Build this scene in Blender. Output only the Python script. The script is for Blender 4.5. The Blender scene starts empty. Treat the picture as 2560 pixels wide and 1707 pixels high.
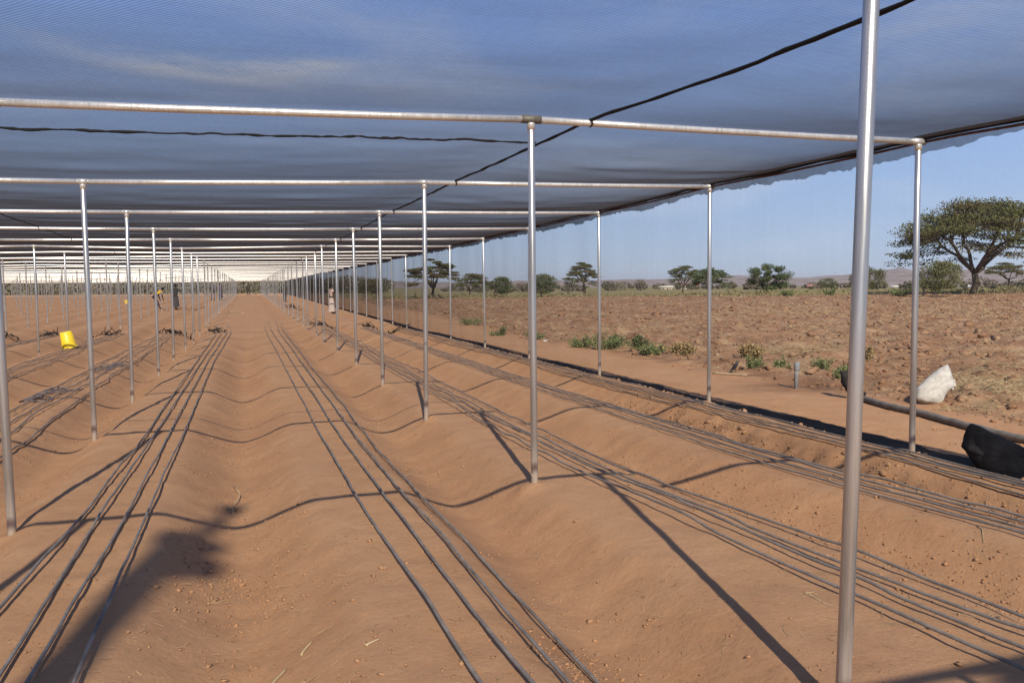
import bpy, bmesh, math, random
import numpy as np
from mathutils import Vector, Matrix

SC = bpy.context.scene
RNG = np.random.default_rng(7)
random.seed(7)
rad = math.radians

# ------------------------------------------------------------------ camera
EYE = 1.51
cd = bpy.data.cameras.new('camera')
cd.sensor_width = 36.0
cd.lens = 2066.0 / 2560.0 * 36.0
cd.clip_start, cd.clip_end = 0.05, 9000.0
cam = bpy.data.objects.new('camera', cd)
SC.collection.objects.link(cam)
PITCH, YAW, ROLL = 0.0655, 0.309, -0.005
fw = Vector((math.sin(YAW) * math.cos(PITCH), math.cos(YAW) * math.cos(PITCH), -math.sin(PITCH)))
rt = Vector((math.cos(YAW), -math.sin(YAW), 0.0))
up = rt.cross(fw)
rt, up = math.cos(ROLL) * rt + math.sin(ROLL) * up, -math.sin(ROLL) * rt + math.cos(ROLL) * up
M = Matrix((rt, up, -fw)).transposed().to_4x4()
M.translation = (0, 0, EYE)
cam.matrix_world = M
SC.camera = cam

# ------------------------------------------------------------------ light
SUN_EL = rad(36.0)
SUN_AZ = math.atan2(-0.16, -0.98)          # compass azimuth (from +Y) of the sun, behind the camera
world = bpy.data.worlds.new('World')
SC.world = world
world.use_nodes = True
wn, wl = world.node_tree.nodes, world.node_tree.links
wn.clear()
w_out = wn.new('ShaderNodeOutputWorld')
w_bg = wn.new('ShaderNodeBackground')
w_sky = wn.new('ShaderNodeTexSky')
w_sky.sky_type = 'NISHITA'
w_sky.sun_disc = False
w_sky.sun_elevation = SUN_EL
w_sky.sun_rotation = SUN_AZ
w_sky.altitude = 900.0
w_sky.air_density = 1.0
w_sky.dust_density = 0.6
w_sky.ozone_density = 2.5
w_bg.inputs['Strength'].default_value = 0.055
# thin wispy clouds
tc = wn.new('ShaderNodeTexCoord')
mp = wn.new('ShaderNodeMapping')
mp.inputs['Scale'].default_value = (1.1, 1.5, 5.5)
mp.inputs['Rotation'].default_value = (0.0, 0.0, 0.3)
nz = wn.new('ShaderNodeTexNoise')
nz.inputs['Scale'].default_value = 2.1
nz.inputs['Detail'].default_value = 8.0
nz.inputs['Roughness'].default_value = 0.56
nz.inputs['Distortion'].default_value = 0.35
cr = wn.new('ShaderNodeValToRGB')
cr.color_ramp.elements[0].position = 0.47
cr.color_ramp.elements[0].color = (0, 0, 0, 1)
cr.color_ramp.elements[1].position = 0.80
cr.color_ramp.elements[1].color = (0.6, 0.6, 0.6, 1)
mx = wn.new('ShaderNodeMix')
mx.data_type = 'RGBA'
mx.inputs['B'].default_value = (10.0, 10.9, 12.8, 1)
wl.new(tc.outputs['Generated'], mp.inputs['Vector'])
wl.new(mp.outputs['Vector'], nz.inputs['Vector'])
wl.new(nz.outputs['Fac'], cr.inputs['Fac'])
# one long wisp of cirrus ahead
def wm(op, a, b=None, c=None):
    n = wn.new('ShaderNodeMath'); n.operation = op
    for k_, v_ in enumerate((a, b, c)):
        if v_ is None: continue
        if isinstance(v_, (int, float)): n.inputs[k_].default_value = v_
        else: wl.new(v_, n.inputs[k_])
    return n.outputs[0]
sxyz = wn.new('ShaderNodeSeparateXYZ')
wl.new(tc.outputs['Generated'], sxyz.inputs['Vector'])
nz2 = wn.new('ShaderNodeTexNoise')
mp2 = wn.new('ShaderNodeMapping'); mp2.inputs['Scale'].default_value = (7.0, 7.0, 42.0)
wl.new(tc.outputs['Generated'], mp2.inputs['Vector']); wl.new(mp2.outputs['Vector'], nz2.inputs['Vector'])
nz2.inputs['Scale'].default_value = 1.0; nz2.inputs['Detail'].default_value = 6.0; nz2.inputs['Roughness'].default_value = 0.62
zc = wm('ADD', wm('MULTIPLY_ADD', wm('POWER', wm('ADD', sxyz.outputs['X'], 0.03), 2.0), 0.6, 0.2335), wm('MULTIPLY', wm('SUBTRACT', nz2.outputs['Fac'], 0.5), 0.035))
dz = wm('DIVIDE', wm('SUBTRACT', sxyz.outputs['Z'], zc), 0.011)
dx = wm('DIVIDE', wm('ADD', sxyz.outputs['X'], 0.03), 0.15)
g1 = wm('EXPONENT', wm('MULTIPLY', wm('ADD', wm('MULTIPLY', dz, dz), wm('POWER', wm('ABSOLUTE', dx), 4.0)), -1.0))
wsp = wm('MULTIPLY', g1, wm('MULTIPLY', wm('MULTIPLY', nz2.outputs['Fac'], nz2.outputs['Fac']), 2.6))
addc = wm('ADD', wsp, cr.outputs['Color'])
clampc = wm('MINIMUM', addc, 0.8)
wl.new(clampc, mx.inputs['Factor'])
sepz = wn.new('ShaderNodeSeparateXYZ')
wl.new(tc.outputs['Generated'], sepz.inputs['Vector'])
air = wn.new('ShaderNodeValToRGB')
els = air.color_ramp.elements
while len(els) < 5: els.new(0.5)
for e_, (p_, c_) in zip(els, ((0.0, (0.485, 0.60, 0.79)), (0.12, (0.36, 0.515, 0.82)), (0.30, (0.27, 0.46, 0.94)), (0.55, (0.095, 0.20, 0.52)), (1.0, (0.04, 0.095, 0.30)))):
    e_.position = p_; e_.color = (*c_, 1)
wl.new(sepz.outputs['Z'], air.inputs['Fac'])
scl = wn.new('ShaderNodeVectorMath'); scl.operation = 'SCALE'; scl.inputs['Scale'].default_value = 15.4
wl.new(air.outputs['Color'], scl.inputs[0])
air_mix = wn.new('ShaderNodeMix'); air_mix.data_type = 'RGBA'; air_mix.inputs['Factor'].default_value = 0.82
wl.new(w_sky.outputs['Color'], air_mix.inputs['A']); wl.new(scl.outputs['Vector'], air_mix.inputs['B'])
wl.new(air_mix.outputs['Result'], mx.inputs['A'])
wl.new(mx.outputs['Result'], w_bg.inputs['Color'])
wl.new(w_bg.outputs['Background'], w_out.inputs['Surface'])

sd = bpy.data.lights.new('sun', 'SUN')
sd.energy = 5.0
sd.angle = rad(0.5)
sd.color = (1.0, 0.91, 0.76)
sun = bpy.data.objects.new('sun', sd)
SC.collection.objects.link(sun)
to_sun = Vector((math.sin(SUN_AZ) * math.cos(SUN_EL), math.cos(SUN_AZ) * math.cos(SUN_EL), math.sin(SUN_EL)))
sun.rotation_euler = to_sun.to_track_quat('Z', 'Y').to_euler()
sun.location = (0, -20, 20)

SC.view_settings.view_transform = 'Standard'
SC.view_settings.look = 'None'
SC.view_settings.gamma = 1.0
SC.view_settings.use_curve_mapping = False
SC.view_settings.exposure = 0.68
SC.cycles.use_denoising = True
SC.cycles.max_bounces = 6
SC.cycles.diffuse_bounces = 2
SC.cycles.transparent_max_bounces = 16
SC.cycles.sample_clamp_indirect = 4.0

# ------------------------------------------------------------------ helpers
def link(o, parent=None):
    SC.collection.objects.link(o)
    if parent is not None:
        o.parent = parent
    return o

def tag(o, label=None, cat=None, group=None, kind=None):
    if label: o['label'] = label
    if cat: o['category'] = cat
    if group: o['group'] = group
    if kind: o['kind'] = kind
    return o

def empty(name, loc=(0, 0, 0), rz=0.0):
    o = bpy.data.objects.new(name, None)
    o.empty_display_size = 0.1
    o.location = loc
    o.rotation_euler = (0, 0, rz)
    return link(o)

def mesh_np(name, V, F, smooth=True):
    """V (n,3); F list of (m,k) integer arrays"""
    me = bpy.data.meshes.new(name)
    V = np.asarray(V, np.float32)
    if not isinstance(F, list): F = [F]
    F = [np.asarray(f, np.int32) for f in F if len(f)]
    me.vertices.add(len(V))
    me.vertices.foreach_set('co', V.ravel())
    tot = sum(f.size for f in F); n = sum(len(f) for f in F)
    me.loops.add(tot); me.polygons.add(n)
    me.loops.foreach_set('vertex_index', np.concatenate([f.ravel() for f in F]))
    ls = np.concatenate([np.full(len(f), f.shape[1], np.int32) for f in F])
    me.polygons.foreach_set('loop_start', np.concatenate([[0], np.cumsum(ls)[:-1]]).astype(np.int32))
    me.update(calc_edges=True)
    if smooth:
        me.polygons.foreach_set('use_smooth', np.ones(n, bool))
    me.validate()
    return me

def obj(name, me, mat, parent=None):
    if isinstance(me, tuple): me = mesh_np(name, *me)
    o = bpy.data.objects.new(name, me)
    if mat is not None and not me.materials:
        me.materials.append(mat)
    return link(o, parent)

class MB:
    def __init__(s): s.V = []; s.F = {}; s.n = 0
    def add(s, V, F):
        V = np.asarray(V, float)
        s.V.append(V)
        for f in (F if isinstance(F, list) else [F]):
            f = np.asarray(f, int)
            if len(f): s.F.setdefault(f.shape[1], []).append(f + s.n)
        s.n += len(V)
    def build(s, name, mat, parent=None, smooth=True):
        me = mesh_np(name, np.concatenate(s.V), [np.concatenate(f) for f in s.F.values()], smooth)
        return obj(name, me, mat, parent)

def tube_geo(P, R, seg=8, caps=True, flat=1.0):
    P = np.asarray(P, float); n = len(P)
    R = np.broadcast_to(np.asarray(R, float), (n,))
    T = np.gradient(P, axis=0)
    T /= np.linalg.norm(T, axis=1)[:, None] + 1e-12
    ref = np.array([0, 0, 1.0]) if abs(T[:, 2]).mean() < 0.8 else np.array([1.0, 0, 0])
    A = np.cross(T, ref); A /= np.linalg.norm(A, axis=1)[:, None] + 1e-12
    B = np.cross(A, T)
    a = np.arange(seg) * 2 * np.pi / seg
    V = P[:, None] + R[:, None, None] * (np.cos(a)[None, :, None] * A[:, None] + flat * np.sin(a)[None, :, None] * B[:, None])
    i = np.arange(n - 1)[:, None] * seg; j = np.arange(seg)[None]; k = (j + 1) % seg
    F = np.stack([i + j, i + k, i + seg + k, i + seg + j], -1).reshape(-1, 4)
    V = V.reshape(-1, 3)
    fs = [F]
    if caps:
        V = np.concatenate([V, P[:1], P[-1:]])
        c0, c1 = n * seg, n * seg + 1
        j = np.arange(seg); k = (j + 1) % seg
        fs.append(np.concatenate([np.stack([k, j, np.full(seg, c0)], 1),
                                  np.stack([(n - 1) * seg + j, (n - 1) * seg + k, np.full(seg, c1)], 1)]))
    return V, fs

def box_geo(cx, cy, cz, sx, sy, sz):
    x, y, z = sx / 2, sy / 2, sz / 2
    V = np.array([[-x, -y, -z], [x, -y, -z], [x, y, -z], [-x, y, -z], [-x, -y, z], [x, -y, z], [x, y, z], [-x, y, z]]) + [cx, cy, cz]
    F = np.array([[0, 3, 2, 1], [4, 5, 6, 7], [0, 1, 5, 4], [1, 2, 6, 5], [2, 3, 7, 6], [3, 0, 4, 7]])
    return V, F

def lathe_geo(prof, seg=24, close=False):
    P = np.array(prof, float); n = len(P)
    a = np.arange(seg) * 2 * np.pi / seg
    V = np.stack([P[:, 0, None] * np.cos(a), P[:, 0, None] * np.sin(a), np.repeat(P[:, 1, None], seg, 1)], -1).reshape(-1, 3)
    i = np.arange(n - 1)[:, None] * seg; j = np.arange(seg)[None]; k = (j + 1) % seg
    return V, np.stack([i + j, i + k, i + seg + k, i + seg + j], -1).reshape(-1, 4)

# value noise -----------------------------------------------------------
def _h(i, j, s):
    n = (i.astype(np.int64) * 374761393 + j.astype(np.int64) * 668265263 + s * 974711) & 0x7fffffff
    n = ((n ^ (n >> 13)) * 1274126177) & 0x7fffffff
    return ((n ^ (n >> 16)) & 0xffff) / 65535.0
def vnoise(x, y, s=0):
    x = np.asarray(x, float); y = np.asarray(y, float)
    i = np.floor(x); j = np.floor(y); u = x - i; v = y - j
    u = u * u * u * (u * (u * 6 - 15) + 10); v = v * v * v * (v * (v * 6 - 15) + 10)
    a, b, c, d = _h(i, j, s), _h(i + 1, j, s), _h(i, j + 1, s), _h(i + 1, j + 1, s)
    return ((a * (1 - u) + b * u) * (1 - v) + (c * (1 - u) + d * u) * v) * 2 - 1
def fbm(x, y, o=4, s=0, g=0.5):
    r = 0; a = 1; f = 1
    for k in range(o):
        r = r + a * vnoise(x * f + 17.3 * k, y * f - 9.1 * k, s + k); a *= g; f *= 2.03
    return r

# ------------------------------------------------------------------ terrain
FUR = np.array([-5.15 - 1.73 * k for k in range(28)][::-1] + [-3.42, -1.85, -0.09, 1.55, 3.38, 4.97])
def sstep(a, b, x):
    t = np.clip((np.asarray(x, float) - a) / (b - a), 0, 1); return t * t * (3 - 2 * t)
def base_terr(x, y):
    x = np.asarray(x, float); y = np.asarray(y, float)
    z = 0.006 * np.clip(y - 30, 0, 90)
    f = np.clip(0.0135 * (x - 8.5), 0, 0.85)
    z = np.where(x > 8.5, np.maximum(z * np.clip(1 - (x - 8.5) / 40, 0, 1) + f, f), z)
    return z
def smooth_terr(x, y):
    x = np.asarray(x, float); y = np.asarray(y, float)
    z = base_terr(x, y)
    xx = x - 0.44 * (1 - sstep(2.4, 7.0, y)) * sstep(2.0, 2.9, x) * (1 - sstep(4.9, 5.5, x))
    mx = xx + 0.035 * vnoise(y * 0.45, x * 0 + 3.1, 5) + 0.02 * vnoise(y * 1.7, x * 0.6, 6)
    idx = np.clip(np.searchsorted(FUR, mx), 1, len(FUR) - 1)
    dl = np.abs(mx - FUR[idx - 1]); dr = np.abs(mx - FUR[idx])
    near = np.where(dl < dr, idx - 1, idx); d = np.minimum(dl, dr)
    d = np.where(mx < FUR[0], 9, d)
    amp = np.where(y > 30, 0.25 - 0.07 * sstep(30, 42, y), 0.25)
    i0 = int(np.argmin(abs(FUR + 0.09)))
    mid = sstep(17, 33, y)
    side = sstep(28, 36, y)
    amp = np.where(near == i0, amp * (1 - mid), amp)
    amp = np.where((near == i0 - 1) | (near == i0 + 1), amp * (1 - 0.5 * side), amp)
    w = 0.56 + 0.05 * vnoise(y * 0.5, near * 3.7, 8) + 0.02 * vnoise(y * 2.1, near * 1.9, 7)
    tt = np.clip(d / w, 0, 1)
    prof = 0.45 * (0.5 + 0.5 * np.cos(np.pi * tt)) + 0.55 * (1 - np.sqrt(tt * tt + 0.02) * 0.99) * (1 - tt ** 5)
    bed = -amp * prof + 0.018 * vnoise(x * 0.6, y * 0.35, 9) * (1 - prof)
    bed = bed + 0.012 * np.exp(-((x - 2.5) / 0.5) ** 2)
    inside = 1 - sstep(5.62, 6.05, x)
    out = -0.07 + 0.02 * vnoise(x * 0.5, y * 0.4, 10)
    return z + bed * inside + out * (1 - inside) * (1 - 0.8 * sstep(8, 14, x))
def edge_x(y):   # where the path ends and the ploughed field starts
    return 7.75 + 0.03 * y + 0.45 * vnoise(np.asarray(y) * 0.35, np.asarray(y) * 0, 12)
MOUNDS = [(X_, 5.87 + 3.5 * (i_ - 1)) for X_ in (2.0, 5.63, -1.56) for i_ in range(0, 7)]
def mounds(x, y):
    z = 0
    for X_, Y_ in MOUNDS:
        d2 = (x - X_) ** 2 + (y - Y_) ** 2
        z = z + np.where(d2 < 0.09, 0.035 * np.exp(-d2 / 0.007) * (1 + 0.5 * vnoise(x * 22, y * 22, 170)), 0)
    return z
def rough(x, y):
    x = np.asarray(x, float); y = np.asarray(y, float)
    fld = sstep(-0.1, 0.9, x - edge_x(y))
    far = np.clip(1 - (np.hypot(x, y) - 60) / 120, 0.15, 1)
    a = fld * far * (0.098 * np.maximum(fbm(x * 1.9, y * 1.9, 4, 20), -0.5) + 0.06 * fbm(x * 0.45, y * 0.45, 2, 24))
    sl = np.exp(-((x - 5.02) / 0.3) ** 2) * sstep(2, 3.5, y) * (1 - sstep(8.5, 12, y))
    b = sl * 0.05 * fbm(x * 6, y * 6, 4, 30)
    c = (1 - fld) * (0.006 * fbm(x * 6.0, y * 6.0, 3, 33) + 0.003 * vnoise(x * 1.9, y * 1.9, 38) + mounds(x, y))
    return a + b + c
def terr(x, y):
    return smooth_terr(x, y) + rough(x, y)
def gz(x, y): return float(terr(np.array([x]), np.array([y]))[0])

def px_dir(x, y):
    d = fw + rt * ((x - 1280) / 2066.0) - up * ((y - 853.5) / 2066.0)
    return np.array(d)
def px_depth(x, y, depth):
    return np.array([0, 0, EYE]) + px_dir(x, y) * depth
def px_ground(x, y, tmax=4000):
    d = px_dir(x, y)
    t = np.geomspace(1.5, tmax, 6000)
    P = np.array([0, 0, EYE])[None] + d[None] * t[:, None]
    h = P[:, 2] - (base_terr(P[:, 0], P[:, 1]) - 0.05)
    k = np.argmax(h < 0) if (h < 0).any() else len(t) - 1
    return P[k], t[k]

# ------------------------------------------------------------------ materials
def new_mat(name):
    m = bpy.data.materials.new(name); m.use_nodes = True
    nt = m.node_tree; nt.nodes.clear()
    o = nt.nodes.new('ShaderNodeOutputMaterial')
    b = nt.nodes.new('ShaderNodeBsdfPrincipled')
    nt.links.new(b.outputs[0], o.inputs['Surface'])
    return m, nt, b, o
def N(nt, t, **kw):
    n = nt.nodes.new(t)
    for k, v in kw.items():
        if k in n.inputs: n.inputs[k].default_value = v
        else: setattr(n, k, v)
    return n
def ramp(nt, fac, stops):
    r = nt.nodes.new('ShaderNodeValToRGB')
    el = r.color_ramp.elements
    while len(el) < len(stops): el.new(0.5)
    for e, (p, c) in zip(el, stops):
        e.position = p; e.color = (*c, 1) if len(c) == 3 else c
    nt.links.new(fac, r.inputs['Fac'])
    return r.outputs['Color']
def noise_out(nt, scale, detail=4, rough=0.55, coord='Object', vec=None, scl=None):
    n = N(nt, 'ShaderNodeTexNoise', Scale=scale, Detail=detail, Roughness=rough)
    if vec is None:
        t = nt.nodes.new('ShaderNodeTexCoord'); vec = t.outputs[coord]
    if scl:
        mpn = nt.nodes.new('ShaderNodeMapping'); mpn.inputs['Scale'].default_value = scl
        nt.links.new(vec, mpn.inputs['Vector']); vec = mpn.outputs['Vector']
    nt.links.new(vec, n.inputs['Vector'])
    return n.outputs['Fac']
def mixc(nt, fac, a, b, mode='MIX'):
    m = nt.nodes.new('ShaderNodeMix'); m.data_type = 'RGBA'; m.blend_type = mode
    for s, v in (('Factor', fac), ('A', a), ('B', b)):
        if isinstance(v, (int, float)): m.inputs[s].default_value = v
        elif isinstance(v, tuple): m.inputs[s].default_value = (*v, 1) if len(v) == 3 else v
        else: nt.links.new(v, m.inputs[s])
    return m.outputs['Result']
def bump(nt, b, h, strength=0.3, dist=0.02):
    n = N(nt, 'ShaderNodeBump', Strength=strength, Distance=dist)
    nt.links.new(h, n.inputs['Height']); nt.links.new(n.outputs['Normal'], b.inputs['Normal'])
def simple(name, col, rough=0.7, metal=0.0, var=0.15, scale=8, bmp=0.0, spec=0.3, coord='Object'):
    m, nt, b, o = new_mat(name)
    f = noise_out(nt, scale, coord=coord)
    lo = tuple(c * (1 - var) for c in col); hi = tuple(min(1, c * (1 + var)) for c in col)
    nt.links.new(ramp(nt, f, [(0.3, lo), (0.7, hi)]), b.inputs['Base Color'])
    b.inputs['Roughness'].default_value = rough
    b.inputs['Metallic'].default_value = metal
    b.inputs['Specular IOR Level'].default_value = spec
    if bmp: bump(nt, b, f, bmp, 0.02)
    return m

def soil_mat():
    m, nt, b, o = new_mat('soil')
    geo = nt.nodes.new('ShaderNodeNewGeometry'); pos = geo.outputs['Position']
    big = noise_out(nt, 0.55, 5, 0.6, vec=pos)
    mid = noise_out(nt, 3.3, 6, 0.62, vec=pos)
    fine = noise_out(nt, 38, 6, 0.7, vec=pos)
    grit = noise_out(nt, 150, 3, 0.6, vec=pos)
    crumb = noise_out(nt, 17, 9, 0.78, vec=pos)
    c1 = ramp(nt, mid, [(0.32, (0.385, 0.212, 0.112)), (0.68, (0.430, 0.247, 0.134))])
    c2 = ramp(nt, big, [(0.35, (0.94, 0.91, 0.89)), (0.65, (1.04, 1.04, 1.03))])
    col = mixc(nt, 1.0, c1, c2, 'MULTIPLY')
    c3 = ramp(nt, fine, [(0.30, (0.80, 0.78, 0.76)), (0.62, (1.06, 1.06, 1.06))])
    col = mixc(nt, 0.35, col, c3, 'MULTIPLY')
    c4 = ramp(nt, crumb, [(0.33, (0.60, 0.56, 0.53)), (0.41, (1, 1, 1)), (0.66, (1.08, 1.08, 1.08))])
    col = mixc(nt, 0.75, col, c4, 'MULTIPLY')
    at = N(nt, 'ShaderNodeAttribute', attribute_name='ground_kind')
    sep = nt.nodes.new('ShaderNodeSeparateColor')
    nt.links.new(at.outputs['Color'], sep.inputs['Color'])
    dn = noise_out(nt, 1.1, 5, 0.6, vec=pos)
    dm = N(nt, 'ShaderNodeMath', operation='MULTIPLY', use_clamp=True); nt.links.new(at.outputs['Alpha'], dm.inputs[0]); nt.links.new(ramp(nt, dn, [(0.3, (0.25,) * 3), (0.6, (1,) * 3)]), dm.inputs[1])
    col = mixc(nt, dm.outputs[0], col, (0.425, 0.252, 0.146))
    # R ploughed field, G damp soil, B green growth / far grass
    fcol = ramp(nt, noise_out(nt, 1.6, 8, 0.68, vec=pos), [(0.30, (0.165, 0.088, 0.050)), (0.50, (0.242, 0.136, 0.079)), (0.68, (0.335, 0.228, 0.140))])
    col = mixc(nt, sep.outputs['Red'], col, fcol)
    col = mixc(nt, sep.outputs['Green'], col, (0.135, 0.068, 0.038))
    gcol = ramp(nt, noise_out(nt, 0.9, 8, 0.7, vec=pos, scl=(0.35, 1.0, 1.0)), [(0.35, (0.12, 0.12, 0.05)), (0.5, (0.22, 0.18, 0.085)), (0.7, (0.33, 0.25, 0.13))])
    col = mixc(nt, sep.outputs['Blue'], col, gcol)
    nt.links.new(col, b.inputs['Base Color'])
    b.inputs['Roughness'].default_value = 0.95
    b.inputs['Specular IOR Level'].default_value = 0.1
    bp = N(nt, 'ShaderNodeBump', Strength=0.28, Distance=0.012)
    bp2 = N(nt, 'ShaderNodeBump', Strength=0.36, Distance=0.045)
    nt.links.new(fine, bp.inputs['Height'])
    cm = N(nt, 'ShaderNodeMath', operation='ADD'); nt.links.new(mid, cm.inputs[0]); nt.links.new(crumb, cm.inputs[1])
    nt.links.new(cm.outputs[0], bp2.inputs['Height'])
    nt.links.new(bp2.outputs['Normal'], bp.inputs['Normal'])
    bp3 = N(nt, 'ShaderNodeBump', Strength=0.15, Distance=0.003)
    nt.links.new(grit, bp3.inputs['Height']); nt.links.new(bp.outputs['Normal'], bp3.inputs['Normal'])
    nt.links.new(bp3.outputs['Normal'], b.inputs['Normal'])
    return m

def net_mat(name, cover, thread, axis='XY', trans=0.35):
    """woven net: light passes between threads of flat width; at a slant the threads close up"""
    m, nt, b, o = new_mat(name)
    nt.nodes.remove(b)
    geo = nt.nodes.new('ShaderNodeNewGeometry')
    dot = N(nt, 'ShaderNodeVectorMath', operation='DOT_PRODUCT')
    nt.links.new(geo.outputs['Normal'], dot.inputs[0]); nt.links.new(geo.outputs['Incoming'], dot.inputs[1])
    ab = N(nt, 'ShaderNodeMath', operation='ABSOLUTE'); nt.links.new(dot.outputs['Value'], ab.inputs[0])
    mxn = N(nt, 'ShaderNodeMath', operation='MAXIMUM'); nt.links.new(ab.outputs[0], mxn.inputs[0]); mxn.inputs[1].default_value = 0.01
    # uneven weave: cover varies in streaks
    scl = (0.7, 14.0, 1.0) if axis == 'XY' else (1.0, 5.0, 0.5)
    f = noise_out(nt, 2.4, 6, 0.62, vec=geo.outputs['Position'], scl=scl)
    f2 = noise_out(nt, 26.0, 3, 0.6, vec=geo.outputs['Position'], scl=(1.0, 0.6, 1.0))
    add = N(nt, 'ShaderNodeMath', operation='ADD'); nt.links.new(f, add.inputs[0]); nt.links.new(f2, add.inputs[1])
    wv = N(nt, 'ShaderNodeTexWave', wave_type='BANDS', bands_direction='DIAGONAL', Scale=21.0, Distortion=0.6)
    wv.inputs['Detail Scale'].default_value = 0.4
    nt.links.new(geo.outputs['Position'], wv.inputs['Vector'])
    ad2 = N(nt, 'ShaderNodeMath', operation='MULTIPLY_ADD'); nt.links.new(wv.outputs['Fac'], ad2.inputs[0]); ad2.inputs[1].default_value = 0.0; nt.links.new(add.outputs[0], ad2.inputs[2])
    ad3 = N(nt, 'ShaderNodeMath', operation='SUBTRACT'); nt.links.new(ad2.outputs[0], ad3.inputs[0]); ad3.inputs[1].default_value = 0.0
    mr = N(nt, 'ShaderNodeMapRange'); nt.links.new(ad3.outputs[0], mr.inputs['Value'])
    mr.inputs['From Min'].default_value = 0.65; mr.inputs['From Max'].default_value = 1.35
    mr.inputs['To Min'].default_value = cover * 0.91; mr.inputs['To Max'].default_value = cover * 1.09
    wm_ = N(nt, 'ShaderNodeMath', operation='MULTIPLY_ADD'); nt.links.new(wv.outputs['Fac'], wm_.inputs[0]); wm_.inputs[1].default_value = 0.55 if axis == 'XY' else 0.12; wm_.inputs[2].default_value = 0.725 if axis == 'XY' else 0.94
    mw = N(nt, 'ShaderNodeMath', operation='MULTIPLY'); nt.links.new(mr.outputs[0], mw.inputs[0]); nt.links.new(wm_.outputs[0], mw.inputs[1])
    dv = N(nt, 'ShaderNodeMath', operation='DIVIDE'); nt.links.new(mw.outputs[0], dv.inputs[0]); nt.links.new(mxn.outputs[0], dv.inputs[1])
    ng = N(nt, 'ShaderNodeMath', operation='MULTIPLY'); nt.links.new(dv.outputs[0], ng.inputs[0]); ng.inputs[1].default_value = -1.72
    s1 = N(nt, 'ShaderNodeMath', operation='EXPONENT'); nt.links.new(ng.outputs[0], s1.inputs[0])
    mu = N(nt, 'ShaderNodeMath', operation='MULTIPLY'); nt.links.new(s1.outputs[0], mu.inputs[0]); mu.inputs[1].default_value = 1 - cover
    tr = nt.nodes.new('ShaderNodeBsdfTransparent')
    df = nt.nodes.new('ShaderNodeBsdfDiffuse'); df.inputs['Color'].default_value = (*thread, 1)
    tl = nt.nodes.new('ShaderNodeBsdfTranslucent'); tl.inputs['Color'].default_value = (*thread, 1)
    mm = N(nt, 'ShaderNodeMixShader'); mm.inputs[0].default_value = trans
    nt.links.new(df.outputs[0], mm.inputs[1]); nt.links.new(tl.outputs[0], mm.inputs[2])
    ms = nt.nodes.new('ShaderNodeMixShader')
    nt.links.new(mu.outputs[0], ms.inputs[0]); nt.links.new(mm.outputs[0], ms.inputs[1]); nt.links.new(tr.outputs[0], ms.inputs[2])
    nt.links.new(ms.outputs[0], o.inputs['Surface'])
    return m

def metal_mat(foot=False):
    m, nt, b, o = new_mat('galvanised_steel' + ('_post' if foot else ''))
    f = noise_out(nt, 9, 5, 0.65, scl=(1, 1, 0.25))
    f2 = noise_out(nt, 60, 4, 0.7, scl=(1, 1, 0.08))
    c = ramp(nt, f, [(0.3, (0.44, 0.45, 0.46)), (0.7, (0.70, 0.70, 0.69))])
    c = mixc(nt, 0.8, c, ramp(nt, f2, [(0.3, (0.70, 0.69, 0.66)), (0.65, (1, 1, 1))]), 'MULTIPLY')
    f3 = noise_out(nt, 30, 6, 0.75, scl=(1, 1, 0.22))
    c = mixc(nt, ramp(nt, f3, [(0.60, (0, 0, 0)), (0.68, (0.7,) * 3)]), c, (0.72, 0.70, 0.66))
    c = mixc(nt, ramp(nt, f3, [(0.30, (0.55,) * 3), (0.37, (0, 0, 0))]), c, (0.22, 0.19, 0.155))
    nt.links.new(c, b.inputs['Base Color'])
    bump(nt, b, f3, 0.12, 0.004)
    if foot:
        t = nt.nodes.new('ShaderNodeTexCoord'); sp = nt.nodes.new('ShaderNodeSeparateXYZ'); nt.links.new(t.outputs['Generated'], sp.inputs['Vector'])
        ad = N(nt, 'ShaderNodeMath', operation='MULTIPLY_ADD'); nt.links.new(f2, ad.inputs[0]); ad.inputs[1].default_value = -0.12; nt.links.new(sp.outputs['Z'], ad.inputs[2])
        k = ramp(nt, ad.outputs[0], [(0.02, (0.85,) * 3), (0.13, (0.0,) * 3)])
        c = mixc(nt, k, c, (0.42, 0.33, 0.25)); nt.links.new(c, b.inputs['Base Color'])
        mk = N(nt, 'ShaderNodeMath', operation='MULTIPLY_ADD'); nt.links.new(k, mk.inputs[0]); mk.inputs[1].default_value = -0.8; mk.inputs[2].default_value = 0.8
        nt.links.new(mk.outputs[0], b.inputs['Metallic'])
    b.inputs['Metallic'].default_value = 0.8
    nt.links.new(ramp(nt, f2, [(0.3, (0.27,) * 3), (0.7, (0.42,) * 3)]), b.inputs['Roughness'])
    return m

def hose_mat():
    m, nt, b, o = new_mat('dusty_black_hose')
    geo = nt.nodes.new('ShaderNodeNewGeometry')
    f = noise_out(nt, 6, 5, 0.65, vec=geo.outputs['Position'])
    f2 = noise_out(nt, 45, 3, 0.6, vec=geo.outputs['Position'])
    c = ramp(nt, f, [(0.28, (0.115, 0.105, 0.098)), (0.7, (0.27, 0.235, 0.21))])
    c = mixc(nt, 0.5, c, ramp(nt, f2, [(0.35, (0.7, 0.7, 0.7)), (0.65, (1.15, 1.12, 1.1))]), 'MULTIPLY')
    nt.links.new(c, b.inputs['Base Color'])
    b.inputs['Roughness'].default_value = 0.75
    b.inputs['Specular IOR Level'].default_value = 0.2
    return m

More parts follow.
